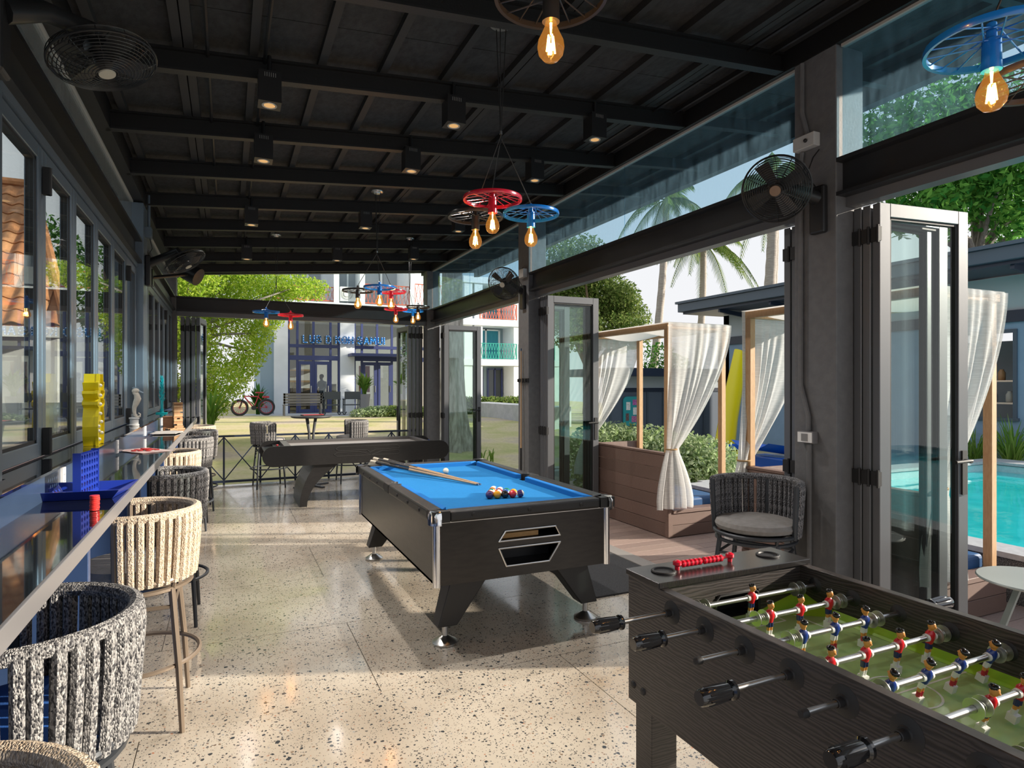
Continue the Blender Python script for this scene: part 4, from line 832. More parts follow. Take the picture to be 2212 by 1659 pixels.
# ================================================================ WHEEL PENDANT LAMPS
CABL = mat('cable_black', (.012,.012,.012), .5)
AMB = glassmat('amber_glass', (1.0,.74,.40), 0, 0, 1.45)
_t = AMB.node_tree; _o = _t.nodes['Material Output']; _e = _t.nodes.new('ShaderNodeEmission'); _e.inputs[0].default_value = (1,.42,.08,1); _e.inputs[1].default_value = .8; _m = _t.nodes.new('ShaderNodeMixShader'); _m.inputs[0].default_value = .13
_t.links.new(_o.inputs[0].links[0].from_socket, _m.inputs[1]); _t.links.new(_e.outputs[0], _m.inputs[2]); _t.links.new(_m.outputs[0], _o.inputs[0])     # lit bulb: the coated glass itself glows
FIL = mat('filament', (1,.6,.2), .5, emis=(1,.58,.20), es=26)
PCOL = {'red': mat('lamp_red', (.52,.012,.03), .22, coat=.4), 'blue': mat('lamp_blue', (.008,.15,.50), .22, coat=.4), 'black': mat('lamp_black', (.035,.032,.03), .3, .3)}
WR = .155
def wheel_meshes(c):
    p_ = PCOL[c]; a = MB()
    P = [(WR-.009,-.008),(WR,-.0095),(WR+.002,0),(WR,.0095),(WR-.009,.008)]
    a.lathe(P+[P[0]], 48); rim = a.mesh('rim', p_)
    m = MB()
    for i in range(18):
        q_ = 2*PI*i/18; off = .55 if i % 2 else -.55; z = .012 if i % 4 < 2 else -.02
        m.tube([(.017*math.cos(q_+off*2.2), .017*math.sin(q_+off*2.2), .02+z), ((WR-.006)*math.cos(q_), (WR-.006)*math.sin(q_), 0)], .0022, 5)
    spk = m.mesh('spoke_set', p_)
    so = MB().lathe([(.0001,.058),(.006,.056),(.012,.05),(.013,.012),(.022,.006),(.024,-.075),(.0001,-.075)][::-1], 20).mesh('lamp_socket', p_)
    return rim, spk, so
WM = {c: wheel_meshes(c) for c in PCOL}
BUL = MB().lathe([(.015,-.075),(.017,-.088),(.024,-.104),(.0345,-.126),(.037,-.145),(.033,-.164),(.020,-.179),(.0001,-.184)][::-1], 20, caps=False).mesh('bulb', AMB)
m = MB()
for i in range(4): a = i*PI/2; m.cyl((.007*math.cos(a),.007*math.sin(a),-.112),(.013*math.cos(a),.013*math.sin(a),-.158),.0024,n=5)
m.cyl((0,0,-.078),(0,0,-.110),.004,.002,n=6); FILM = m.mesh('filament', FIL)
ROSE = MB().lathe([(.0001,-.028),(.03,-.026),(.038,-.014),(.060,-.010),(.064,-.003),(.064,0),(.0001,0)], 28).mesh('ceiling_rose', BRUSH)
ROSEB = ROSE.copy(); ROSEB.materials[0] = mat('rose_grey', (.20,.20,.20), .4, .6)
def pendant(rx, ry, knot, wheels, lab, rose=ROSE):
    rz_ = zr(rx)+.118; t = thing('wheel_pendant', lab, 'pendant lamp', (rx, ry, rz_), 0, 'bicycle wheel pendant lamps'); O = Vector((rx, ry, rz_))
    obj('ceiling_rose', rose, t)
    K = Vector((rx, ry, knot))-O
    MB().cyl((0,0,K.z-.008),(0,0,K.z+.008),.008,n=8).build('cable_tie', BRUSH, t)
    for i, (c, x, y, z) in enumerate(wheels):
        p_ = Vector((x,y,z))-O; a = 2*PI*i/3
        MB().tube([(.03*math.cos(a),.03*math.sin(a),-.02),(.004*math.cos(a),.004*math.sin(a),K.z+.05),(.003*math.cos(a),.003*math.sin(a),K.z-.02),tuple(p_+Vector((0,0,.055)))], .0028, 5).build('cable', CABL, t)
        w_ = obj('wheel_rim', WM[c][0], t, loc=p_, rot=(0,0,i*.7)); obj('spoke_set', WM[c][1], w_); obj('lamp_socket', WM[c][2], w_); obj('bulb', BUL, w_); obj('filament', FILM, w_)
        ld = bpy.data.lights.new('bulb_glow', 'POINT'); ld.energy = 1.0; ld.color = (1,.62,.28); ld.shadow_soft_size = .008; lo_ = bpy.data.objects.new('bulb_glow', ld); COL.objects.link(lo_); lo_.parent = w_; lo_.location = (0,0,-.13)
    return t
def W(c, px, py, t_): p_ = at(px, py, t_); return (c, p_.x, p_.y, p_.z)
pendant(1.33, 3.05, 2.90, [W('red',1064,430,3.28), W('blue',1147,462,3.45), W('black',1027,468,3.52)], 'red, blue and black wheel pendant nearest the pool table', ROSEB)
pendant(1.36, 6.22, 2.88, [W('blue',820,621,6.1), W('black',773,628,6.3), W('red',845,630,6.55)], 'blue, black and red wheel pendant hanging in mid room')
pendant(.55, 8.29, 2.78, [W('blue',575,674,7.55), W('red',628,681,7.9)], 'two-wheel pendant, blue and red, over the left end of the long game table')
pendant(2.28, 8.37, 2.85, [W('red',855,668,8.3), W('blue',892,672,8.9), W('black',903,663,8.4)], 'red, blue and black wheel pendant furthest away by the corner')
pendant(.95, 1.40, 3.0, [W('black',1190,-12,1.69), ('red',.80,1.00,2.62), ('blue',1.20,1.02,2.7)], 'black wheel pendant cut by the top edge of the picture')
pendant(1.97, .85, 3.0, [W('blue',2142,92,1.66), W('black',2258,170,1.72), ('red',1.90,.55,2.62)], 'blue wheel pendant in the top right corner')
# ================================================================ CUBE SPOTLIGHTS
SPM = mat('spot_black', (.010,.010,.011), .4); LENS = mat('spot_lens', (.25,.17,.08), .3, emis=(1,.55,.20), es=.35)
hsg = MB(); s_ = .06; hsg.box(-s_,s_,-s_,s_,.0,.17); HSG = hsg.mesh('housing', SPM)
RNG = MB().lathe([(.030,-.001),(.040,-.003),(.041,0.0)], 24, caps=False).mesh('bezel', mat('bezel_grey', (.5,.48,.45), .35, .6)); LNS = MB().lathe([(.0001,-.0006),(.031,-.0008)], 20).mesh('lens', LENS)
sl_ = MB(); [sl_.box(-.028+i*.011,-.0255+i*.011,-.0612,-.0603,.135,.158) for i in range(6)]; SLT = sl_.mesh('vent_slots', mat('slot_light', (.25,.25,.25), .5))
SPOT_W = 40
def spot(px, py, lab):
    r = ray(px, py); t_ = (3.10-EYE)/(r[2]-.082*r[0]); p_ = Vector((r[0]*t_, r[1]*t_, EYE+r[2]*t_))
    t = thing('cube_spotlight', lab, 'spotlight', p_, 0, 'cube spotlights under the ceiling'); o = obj('housing', HSG, t); obj('vent_slots', SLT, o)
    obj('bezel', RNG, t); obj('lens', LNS, t)
    MB().cyl((0,0,.17),(0,0,zr(p_.x)+.12-p_.z),.011,n=8).build('stem', SPM, t)
    ld = bpy.data.lights.new('spot_beam', 'SPOT'); ld.energy = SPOT_W; ld.spot_size = 2.3; ld.spot_blend = 1; ld.color = (1,.95,.90); ld.shadow_soft_size = .012
    lo_ = bpy.data.objects.new('spot_beam', ld); COL.objects.link(lo_); lo_.parent = t; lo_.location = (0,0,-.012)
for px, py, lab in ((582,228,'cube spotlight nearest the left, in the front row'), (980,272,'cube spotlight in the middle of the front row'), (1285,302,'cube spotlight at the right of the front row'),
                    (569,348,'left cube spotlight of the second row'), (888,370,'middle cube spotlight of the second row'), (1155,390,'right cube spotlight of the second row, behind the red wheel lamp'),
                    (543,486,'left cube spotlight of the third row'), (789,493,'middle cube spotlight of the third row'), (990,500,'right cube spotlight of the third row, behind the black wheel lamp'),
                    (533,560,'left cube spotlight of the last row'), (728,563,'middle cube spotlight of the last row'), (893,560,'right cube spotlight of the last row')): spot(px, py, lab)
# ================================================================ COLUMN FITTINGS, CUE RACK, MAT
t = thing('power_switch', 'grey wall switch box on the near right column above the stool', 'switch', (3.185, 2.655, 1.235))
MB().box(-.04,.004,-.055,.055,-.035,.035).build('switch_box', mat('switch_grey', (.16,.16,.17), .5), t, bevel=.003); MB().box(-.044,-.04,-.05,.05,-.030,.030).build('face_plate', WHITE, t); MB().box(-.047,-.0441,-.022,.022,-.022,.022).build('rocker', mat('rocker_grey', (.22,.22,.22), .5), t)
t = thing('junction_box', 'white cable junction box above the near right fan', 'junction box', (3.185, 2.66, 3.005)); MB().box(-.05,.004,-.075,.075,-.04,.04).build('box_body', mat('box_white', (.50,.50,.49), .5), t, bevel=.004)
MB().ball((-.055,-.02,0), .012, 8, 6).build('cable_gland', GASK, t)
tag(MB().tube([(3.175,2.655,1.275),(3.175,2.655,1.36),(3.175,2.68,1.45),(3.175,2.71,1.55),(3.175,2.71,2.90),(3.175,2.70,2.96)], .014, 8).tube([(3.175,2.66,3.05),(3.175,2.70,3.2),(3.175,2.70,3.5)], .014, 8).tube([(3.175,2.65,.0),(3.175,2.65,1.195)], .016, 8).build('conduit_pipe', COLM), 'grey conduit pipe running up the near right column', 'pipe')
t = thing('junction_box', 'small grey junction box on the middle right column', 'junction box', (3.185, 6.60, 2.86)); MB().box(-.05,.004,-.06,.06,-.05,.05).build('box_body', MATS['box_white'], t, bevel=.004)
t = thing('junction_box', 'small grey junction box on the middle left column', 'junction box', (-.688, 6.62, 2.95)); MB().box(-.004,.05,-.05,.05,-.05,.05).tube([(.025,0,.05),(.025,0,.35)], .013, 8).build('box_body', ALU2, t, bevel=.003)
t = thing('cue_rack', 'black cue holder clip on the middle right column', 'cue rack', (3.185, 6.62, 1.60))
MB().box(-.012,.004,-.13,.13,-.025,.025).build('clip_bar', GASK, t); 
for y in (-.09,-.03,.03,.09): MB().box(-.04,-.0121,y-.012,y+.012,-.018,.018).build('clip', GASK, t)
cue('pool_cue', (3.135,6.60,.02), (3.165,6.655,1.98), 'pool cue standing upright in the rack on the middle column')
tag(MB().box(2.43, 3.19, 3.84, 5.6, .001, .013).build('door_mat', mat('mat_fibre', (.025,.025,.027), .95, col2=(.10,.10,.105), ns=220, nd=2, bump=1, bs=300)), 'black coir door mat at the pool side sill', 'door mat')
# ================================================================ GROUND
def groundmat():
    m = bpy.data.materials.new('lawn_earth'); m.use_nodes = True; t = m.node_tree; N = t.nodes.new; L = t.links.new; p = t.nodes['Principled BSDF']; p.inputs['Roughness'].default_value = .95
    g = N('ShaderNodeNewGeometry').outputs['Position']; n = N('ShaderNodeTexNoise'); n.inputs['Scale'].default_value = .55; n.inputs['Detail'].default_value = 8; L(g, n.inputs['Vector'])
    r = N('ShaderNodeValToRGB'); L(n.outputs[0], r.inputs[0]); e = r.color_ramp.elements; e[0].position = .36; e[0].color = (.50,.40,.30,1); e[1].position = .74; e[1].color = (.26,.31,.07,1)
    for pos, c in ((.47,(.58,.48,.27,1)), (.57,(.50,.45,.19,1))): x = e.new(pos); x.color = c
    n2 = N('ShaderNodeTexNoise'); n2.inputs['Scale'].default_value = 14; n2.inputs['Detail'].default_value = 6; L(g, n2.inputs['Vector'])
    mx = N('ShaderNodeMixRGB'); mx.blend_type = 'MULTIPLY'; mx.inputs[0].default_value = .7; L(r.outputs[0], mx.inputs[1])
    r2 = N('ShaderNodeValToRGB'); L(n2.outputs[0], r2.inputs[0]); r2.color_ramp.elements[0].position = .3; r2.color_ramp.elements[0].color = (.72,.72,.66,1); r2.color_ramp.elements[1].position = .6; L(r2.outputs[0], mx.inputs[2]); L(mx.outputs[0], p.inputs['Base Color'])
    b = N('ShaderNodeBump'); b.inputs['Strength'].default_value = .6; L(n2.outputs[0], b.inputs['Height']); L(b.outputs[0], p.inputs['Normal'])
    return m
def gz(x, y):
    s = max(0, min(1, (y-11.5)/11)); return -.10+.38*s*s*(3-2*s)
m = MB(); m.grid(lambda u, v: (-16+40*u, 10.78+40*v, gz(0, 10.78+40*v)+.02*math.sin(7*u*3+v*31)), 40, 60)
tag(m.build('ground_lawn', groundmat()), 'patchy dry lawn', kind='structure')
tag(MB().box(-16, X0-.1, -3, 10.78, -.3, -.1).build('ground_side_yard', mat('yard_concrete', (.40,.38,.35), .9, col2=(.32,.31,.29), ns=3)), 'concrete side yard', kind='structure')
tag(MB().box(-16, 24, 10.55, 10.80, -.3, -.06).build('ground_kerb', mat('kerb', (.45,.42,.38), .9)), 'concrete kerb', kind='structure')
tag(MB().box(5.45, 24, -6, 10.78, -.5, -.3).box(3.3,24,10.3,10.79,-.3,-.08).build('ground_pool_side', mat('paving_grey', (.30,.30,.30), .8, col2=(.38,.37,.36), ns=8)), 'grey paving around the pool', kind='structure')
# ================================================================ FOLIAGE HELPERS
def leafmesh(name, blobs, n, size, m_, aspect=.42, seed=1, out=.5, droop=.0, fill=.55):
    rg = np.random.default_rng(seed); B = np.array([[b[0],b[1],b[2],b[3],b[4] if len(b) > 4 else b[3],b[5] if len(b) > 5 else b[3]] for b in blobs], float)
    wt = (B[:,3]*B[:,4]*B[:,5])**(2/3); idx = rg.choice(len(B), n, p=wt/wt.sum())
    d = rg.normal(size=(n,3)); d /= np.linalg.norm(d, axis=1)[:,None]; rr = fill+(1-fill)*rg.random(n)**.6
    c = B[idx,:3]+d*rr[:,None]*B[idx,3:6]
    nrm = d*out+rg.normal(size=(n,3))*.6; nrm /= np.linalg.norm(nrm, axis=1)[:,None]
    ax = np.cross(nrm, rg.normal(size=(n,3))); ax[:,2] -= droop; ax -= nrm*(ax*nrm).sum(1)[:,None]; ax /= np.linalg.norm(ax, axis=1)[:,None]; sd_ = np.cross(nrm, ax)
    s = size*(.6+.8*rg.random(n))[:,None]; w_ = s*aspect
    V = np.stack([c-ax*s*.5, c+sd_*w_*.5+nrm*s*.06, c+ax*s*.5, c-sd_*w_*.5+nrm*s*.06], 1).reshape(-1,3)
    me = bpy.data.meshes.new(name); k = np.arange(n)*4
    me.from_pydata(V.tolist(), [], np.stack([k,k+1,k+2,k+3],1).tolist()); me.materials.append(m_); me.update(); return me
LF1 = thinmat('leaf_fresh', (.24,.42,.03), .5, col2=(.62,.70,.12)); LF2 = thinmat('leaf_deep', (.02,.10,.02), .35, col2=(.12,.27,.05)); LF3 = thinmat('leaf_silver', (.20,.30,.10), .3, col2=(.50,.58,.36))
LF4 = thinmat('leaf_olive', (.08,.16,.03), .4, col2=(.30,.36,.12)); LF5 = thinmat('leaf_palm', (.07,.15,.03), .35, col2=(.24,.30,.08)); LF6 = thinmat('leaf_grass', (.10,.24,.03), .4, col2=(.30,.44,.10))
BARK = mat('bark_grey', (.30,.27,.24), .9, col2=(.20,.17,.14), ns=8, stretch=(3,3,1), bump=.6, bs=20); BARKB = mat('bark_brown', (.16,.11,.075), .9, bump=.6, bs=20)
def tree(name, lab, base, trunk, r0, blobs, n, size, m_, seed=1, bark=BARK, group=None, **k):
    t = thing(name, lab, 'tree', base, 0, group); b = Vector(base)
    m = MB(); m.tube(trunk, [r0*(1-.55*i/(len(trunk)-1)) for i in range(len(trunk))], 10)
    rg = random.Random(seed); top = Vector(trunk[-1]); 
    for q_ in blobs[:14]: e_ = Vector(q_[:3]); s_ = Vector(trunk[max(1, len(trunk)-2)]); m.tube([s_, (s_+e_)/2+Vector((rg.uniform(-.2,.2),rg.uniform(-.2,.2),.1)), e_], [r0*.4, r0*.25, r0*.1], 6)
    m.build('trunk', bark, t); obj('foliage', leafmesh('foliage', blobs, n, size, m_, seed=seed, **k), t)['kind'] = 'stuff'; return t
def shrub(name, lab, base, blobs, n, size, m_, seed=1, cat='shrub', group=None, **k):
    t = thing(name, lab, cat, base, 0, group); rg = random.Random(seed); m = MB()
    for q_ in blobs[:10]:
        for j in range(3): m.tube([(q_[0]+rg.uniform(-.1,.1),q_[1]+rg.uniform(-.1,.1),0),(q_[0]+rg.uniform(-.2,.2),q_[1]+rg.uniform(-.2,.2),q_[2])], [.012,.005], 5)
    m.build('stems', BARKB, t); obj('foliage', leafmesh('foliage', blobs, n, size, m_, seed=seed, **k), t)['kind'] = 'stuff'; return t
def blades(name, lab, base, n, h, spread, m_, seed=1, cat='plant', wid=.022, group=None, pot=None):
    t = thing(name, lab, cat, base, 0, group); rg = random.Random(seed); m = MB(); z0 = pot[1] if pot else 0
    for i in range(n):
        a = rg.uniform(0, 2*PI); l = h*rg.uniform(.6,1.1); s = spread*rg.uniform(.3,1.1); c, q_ = math.cos(a), math.sin(a); bx_, by_ = rg.uniform(-.06,.06), rg.uniform(-.06,.06); P = []
        for k in range(6):
            u = k/5; x = s*u**1.6; z = z0+l*(u-.42*u**3*(s/spread)); w_ = wid*(.5+2.2*u*(1-u))*(1 if k < 5 else .1)
            P += [(bx_+c*x-q_*w_, by_+q_*x+c*w_, z), (bx_+c*x+q_*w_, by_+q_*x-c*w_, z)]
        m.add(P, [(2*k,2*k+1,2*k+3,2*k+2) for k in range(5)], True)
    m.build('leaves', m_, t)
    if pot: MB().lathe([(.0001,0),(pot[0]*.62,0),(pot[0],pot[1]),(pot[0]*.9,pot[1]),(pot[0]*.88,pot[1]-.06),(.0001,pot[1]-.06)], 20).build('pot', mat('pot_grey', (.28,.27,.26), .7), t)
    return t
# ================================================================ GARDEN SIDE: trees
bl = []
rg = random.Random(5)
for px, py, d, r in ((395,640,15,.9),(430,700,15,1.0),(470,650,16,1.0),(440,780,14.5,.9),(480,830,14,.8),(520,690,16,.9),(540,760,15.5,.7),(560,640,17,.9),(600,630,17,.7),(500,610,15.5,.9),(420,840,14,.7),(560,720,16,.6),(640,620,17,.7),(410,590,14,1.1),(470,560,15,1.1),(560,580,16,1.1),(520,800,15,.6),(460,880,14,.5),(585,690,16.5,.5),(680,625,18,.6),(400,740,14,.9),(330,640,14,1.2),(340,520,14,1.2)):
    p_ = at(px, py, d); bl.append((p_.x+1.2, p_.y-16, p_.z-.1, r*.75, r*.75, r*.6))
tree('feathery_tree', 'bright green feathery tree left of the garden opening', (-1.2, 16, .1), [(0,0,0),(.1,.1,1.2),(.0,.2,2.4),(.1,.3,3.6)], .14, bl, 42000, .085, LF1, 3, BARK, droop=.25, fill=.25)
blades('spiky_plant', 'arching spiky plant under the feathery tree', at(455, 905, 13.2)*1.0-Vector((0,0,.15)), 46, 1.1, .75, LF6, 4)
blades('bushy_plant', 'green bushy plant behind the bicycle', (onY(557,890,28.6).x, 28.6, .28), 60, 1.5, .6, LF2, 8, wid=.05)
# big pale trunk seen through the corner door
t = thing('buttress_tree', 'large pale tree trunk with flared buttress roots on the lawn', 'tree', (4.95, 14.3, gz(0,14.3)))
m = MB(); N_ = 28; P = []
for z, r, fl_ in ((-.1,.46,.75),(.15,.41,.65),(.5,.35,.45),(1.0,.31,.25),(1.8,.285,.12),(3.0,.265,.06),(4.5,.24,0),(6.5,.22,0),(9,.2,0)):
    P += [((r*(1+fl_*max(0,math.sin(7*a+.6))**2))*math.cos(a), (r*(1+fl_*max(0,math.sin(7*a+.6))**2))*math.sin(a), z) for a in [2*PI*i/N_ for i in range(N_)]]
m.add(P, [(r*N_+i, r*N_+(i+1)%N_, (r+1)*N_+(i+1)%N_, (r+1)*N_+i) for r in range(8) for i in range(N_)], True); m.build('trunk', mat('bark_pale', (.58,.53,.47), .85, col2=(.30,.26,.22), ns=5, stretch=(3,3,.6), bump=.4, bs=14), t)
obj('foliage', leafmesh('foliage', [(0,0,8.5,2.2),(1.5,.5,9,1.8),(-1.6,.3,9,1.8),(.2,-1,10,2)], 9000, .2, LF2, seed=9), t)['kind'] = 'stuff'
# broad tree and palms beyond the pool
c = at(1270, 640, 27); bl = []
for px, py, r in ((1215,660,1.2),(1260,640,1.3),(1310,640,1.2),(1340,660,1.0),(1365,690,.9),(1300,690,1.2),(1240,700,1.2),(1330,720,1.0),(1290,610,1.1),(1230,600,1.3),(1200,560,1.2),(1260,560,1.1),(1190,620,1.1),(1375,720,.7),(1350,640,.7)):
    p_ = at(px, py, 27+rg.uniform(-1.2,1.2)); bl.append((p_.x-c.x, p_.y-c.y, p_.z, r))
tree('broad_tree', 'broad leafy green tree rising behind the white curtained daybed', (c.x, c.y, 0), [(0,0,-.2),(.1,0,2),(.2,.1,3.6)], .28, bl, 30000, .16, LF4, 11, BARKB, fill=.35)
shrub('garden_shrub', 'green shrub at the foot of the palm trunk behind the daybed', (at(1425,790,22.5).x, at(1425,790,22.5).y, 0), [(0,0,2.4,.7),(.7,0,2.1,.6),(.2,0,1.2,.8)], 2500, .12, LF2, 13)
def palm(lab, pts, r, crown=None, n=13, L_=2.6, seed=1):
    t = thing('coconut_palm', lab, 'palm tree', pts[0], 0, 'palms behind the pool house'); b = Vector(pts[0]); m = MB(); Q = []; R_ = []
    for i in range(25): u = i/24; q_ = Vector(pts[0]).lerp(Vector(pts[-1]), u)+Vector((.25*math.sin(u*2.4),0,0)); Q.append(q_-b); R_.append(r*(1-.3*u)*(1.05 if i % 2 else .97))
    m.tube(Q, R_, 10); m.build('trunk', mat('palm_bark', (.30,.26,.23), .9, col2=(.42,.38,.34), ns=6, stretch=(1,1,9), bump=.5, bs=20), t)
    if crown:
        rg = random.Random(seed); top = Q[-1]
        for i in range(n):
            a = 2*PI*i/n+rg.uniform(-.2,.2); el = rg.uniform(-.1,1.0); fm = MB(); rp = []
            for k in range(9):
                u = k/8; rp.append(top+Vector((math.cos(a)*math.cos(el)*L_*u*(1-.12*u), math.sin(a)*math.cos(el)*L_*u*(1-.12*u), L_*(math.sin(el)*u-.95*u*u*(.45+.55*math.cos(el))))))
            fm.tube(rp, [.03*(1-.8*k/8) for k in range(9)], 5)
            for k in range(34):
                u = .12+.86*k/33; f = u*8; j = min(int(f), 7); p_ = rp[j].lerp(rp[j+1], f-j); d = (rp[j+1]-rp[j]).normalized(); sdv = d.cross(Vector((0,0,1))).normalized()
                for s_ in (-1,1):
                    l = .62*math.sin(PI*(.12+.8*u))*rg.uniform(.8,1.1); e_ = p_+(sdv*s_*.55+d*.45+Vector((0,0,-.75))).normalized()*l; w_ = d*.028
                    fm.add([p_-w_, p_+w_, (p_+e_)/2+w_*.9, e_, (p_+e_)/2-w_*.9], [(0,1,2,3,4)])
            fm.build('frond', LF5, t)
    return t
palm('bare palm trunk leaning up beside the broad tree', [tuple(at(1398,800,24)-Vector((0,0,1.8))), tuple(at(1432,430,24))], .17, True, 9, 2.4, 5)
palm('palm with full hanging fronds behind the blue pool house', [tuple(at(1500,720,26)-Vector((0,0,2.5))), tuple(at(1512,528,26))], .17, True, 16, 2.7, 3)
palm('palm trunk rising just left of the near column', [tuple(at(1646,610,22)-Vector((0,0,3.2))), tuple(at(1662,380,22))], .22, True, 10, 2.6, 8)
palm('slim palm trunk rising behind the one by the near column', [tuple(at(1657,610,25)-Vector((0,0,3.2))), tuple(at(1668,400,25))], .18, True, 8, 2.4, 9)
# large-leaved tree over the pool house
bl = []; c = at(2110, 470, 15.5)
for px, py, r in ((1950,440,.7),(2010,420,.8),(2060,390,.9),(2120,400,.9),(2180,390,1.0),(2230,420,.9),(2040,470,.5),(2150,470,.6),(2200,480,.6),(2100,350,1.0),(2000,370,.8),(2180,330,1.0),(2060,310,1.0),(1960,300,.9),(2240,300,1.0),(1900,330,.8),(2120,260,1.1),(2000,250,1.0),(1900,250,.9),(2220,220,1.1),(2080,200,1.0),(2300,350,1.2)):
    p_ = at(px, py, 15.5+rg.uniform(-1,1)); bl.append((p_.x-c.x, p_.y-c.y, p_.z, r))
tree('large_leaf_tree', 'large-leaved dark green tree over the pool house roof at the right', (c.x, c.y, -.2), [(0,0,0),(.05,0,2.5),(0,0,4.8),(.2,.1,6)], .2, bl, 13000, .22, thinmat('leaf_large', (.03,.16,.03), .4, col2=(.20,.44,.08)), 21, BARK, aspect=.42, fill=.2)
# ================================================================ DAYBED CABANAS
WOODC = mat('cabana_timber', (.50,.29,.14), .5, col2=(.58,.36,.19), ns=20, stretch=(6,6,1)); BRN = [mat('cladding_%d' % i, c, .55, col2=tuple(v*1.3 for v in c), ns=40, stretch=(8,1,8), bump=.3, bs=60) for i, c in enumerate(((.14,.088,.07),(.16,.10,.08)))]
CLOTH = thinmat('white_voile', (.82,.82,.81), .45, .20); CLOTHR = thinmat('white_canopy', (.84,.82,.78), .4)
CUSH = mat('blue_vinyl', (.015,.075,.20), .45, col2=(.02,.09,.24), ns=5)
def curtain(parent, A, B, tie, bottom, z0, name='curtain', folds=16, seed=1, gather=.07, zt=2.12):
    A, B, tie = Vector(A), Vector(B), Vector(tie); m = MB(); rg = random.Random(seed); ph = [rg.uniform(0,6) for _ in range(3)]
    nrm = (B-A).cross(Vector((0,0,1))).normalized(); dirv = (B-A).normalized()
    def fn(u, v):
        if v < .62:
            s = v/.62; top = A.lerp(B, u); k = s**1.7; q_ = top.lerp(tie+dirv*(u-.35)*gather*2, k); z = zt+(tie.z-zt)*s
            sag = (1-s)*s*.18*u; z -= 0; q_ = Vector((q_.x, q_.y, z)); q_ += Vector((0,0,-1))*sag*.0
            amp = .022*(.25+s*.9)
        else:
            s = (v-.62)/.38; wd = gather*2*(1+2.4*math.sin(min(s*1.5,1.25))); q_ = tie+dirv*(u-.40)*wd; q_ = Vector((q_.x, q_.y, tie.z+(bottom-tie.z)*s)); amp = .020+.02*s
        w2 = u+.035*math.sin(u*9+ph[2]); f = math.sin(w2*folds*PI+ph[0])*(.7+.5*math.sin(u*5+ph[1]))+.6*math.sin(u*folds*1.3+ph[1]+v*3)
        return tuple(q_+nrm*amp*f)
    m.grid(fn, folds*5, 34); o = m.build(name, CLOTH, parent)
    b = MB(); b.ring((tie.x, tie.y, tie.z), .055, .008, 16, 5); b.build('tie_rope', mat('jute', (.35,.22,.10), .8), o); return o
def cabana(name, lab, x0, x1, y0, y1, curtains):
    t = thing(name, lab, 'daybed', (0,0,0)); zt = 2.12
    o = MB().box(x0+.03, x1-.03, y0+.03, y1-.02, -.002, .24).build('base_core', BRN[0], t)
    for k in range(2): MB().box(x0+.05, x1, y0, y0+.03, .002+k*.12, .118+k*.12).build('front_plank', BRN[k % 2], t, bevel=.002, seg=1)
    for k in range(6): MB().box(x0, x0+.03, y0+.05, y1, .002+k*.138, .136+k*.138).build('side_plank', BRN[k % 2], t, bevel=.003, seg=1)
    for k in range(6): MB().box(x0+.05, x1, y1-.03, y1, .002+k*.138, .136+k*.138).build('rear_plank', BRN[k % 2], t, bevel=.003, seg=1)
    MB().box(x0-.005, x0+.05, y0-.005, y0+.05, 0, .83).build('corner_post', BRN[1], t, bevel=.002, seg=1)
    MB().box(x0+.05, x1+.01, y0-.015, y0+.12, .2405, .275).build('step_board', BRN[1], t, bevel=.003, seg=1)
    MB().box(x0-.006, x0+.07, y0, y1, .8295, .852).build('cap_board', BRN[1], t, bevel=.002, seg=1)
    o = MB().box(x0+.04, x1-.02, y0+.13, y1-.04, .2405, .36).build('mattress', CUSH, t, bevel=.03, seg=3)
    px_ = .058
    for x, y, zb_ in ((x0+.04,y0+.06,.853),(x1-.045,y0+.08,.276),(x0+.04,y1-.06,.853),(x1-.045,y1-.06,.36)): MB().box(x-px_/2, x+px_/2, y-px_/2, y+px_/2, zb_, zt).build('post', WOODC, t, bevel=.003, seg=1)
    for a in ((x0+.01,x0+.07,y0+.03,y1-.03),(x1-.075,x1-.015,y0+.03,y1-.03),(x0+.07,x1-.075,y0+.05,y0+.11),(x0+.07,x1-.075,y1-.09,y1-.03)): MB().box(*a, zt, zt+.058).build('roof_beam', WOODC, t, bevel=.003, seg=1)
    m = MB(); m.grid(lambda u, v: (x0-.01+(x1-x0+.0)*u, y0+(y1-y0)*v, zt+.066-.11*math.sin(PI*u)*(.35+.65*abs(math.sin(2*PI*v)))*(1 if .0 < v < 1 else 0)), 14, 24); m.build('canopy', CLOTHR, t)
    for i, (A, B, tie, bot) in enumerate(curtains): curtain(t, (*A,zt), (*B,zt), (*tie,.90), bot, 0, seed=i+3, zt=zt+.06)
    return t
cabana('daybed_cabana', 'timber daybed cabana with white curtains, further one along the deck', 4.05, 4.87, 5.05, 6.65,
       [((4.04,5.04),(4.88,5.04),(4.06,5.02),.30), ((4.04,6.62),(4.86,6.62),(4.05,6.60),.45)])
cabana('daybed_cabana', 'timber daybed cabana with white curtains, nearer one behind the stool', 4.05, 4.87, 2.47, 4.07,
       [((4.04,2.46),(4.88,2.46),(4.06,2.44),.30), ((4.02,4.04),(4.86,4.05),(4.03,4.02),.20)])
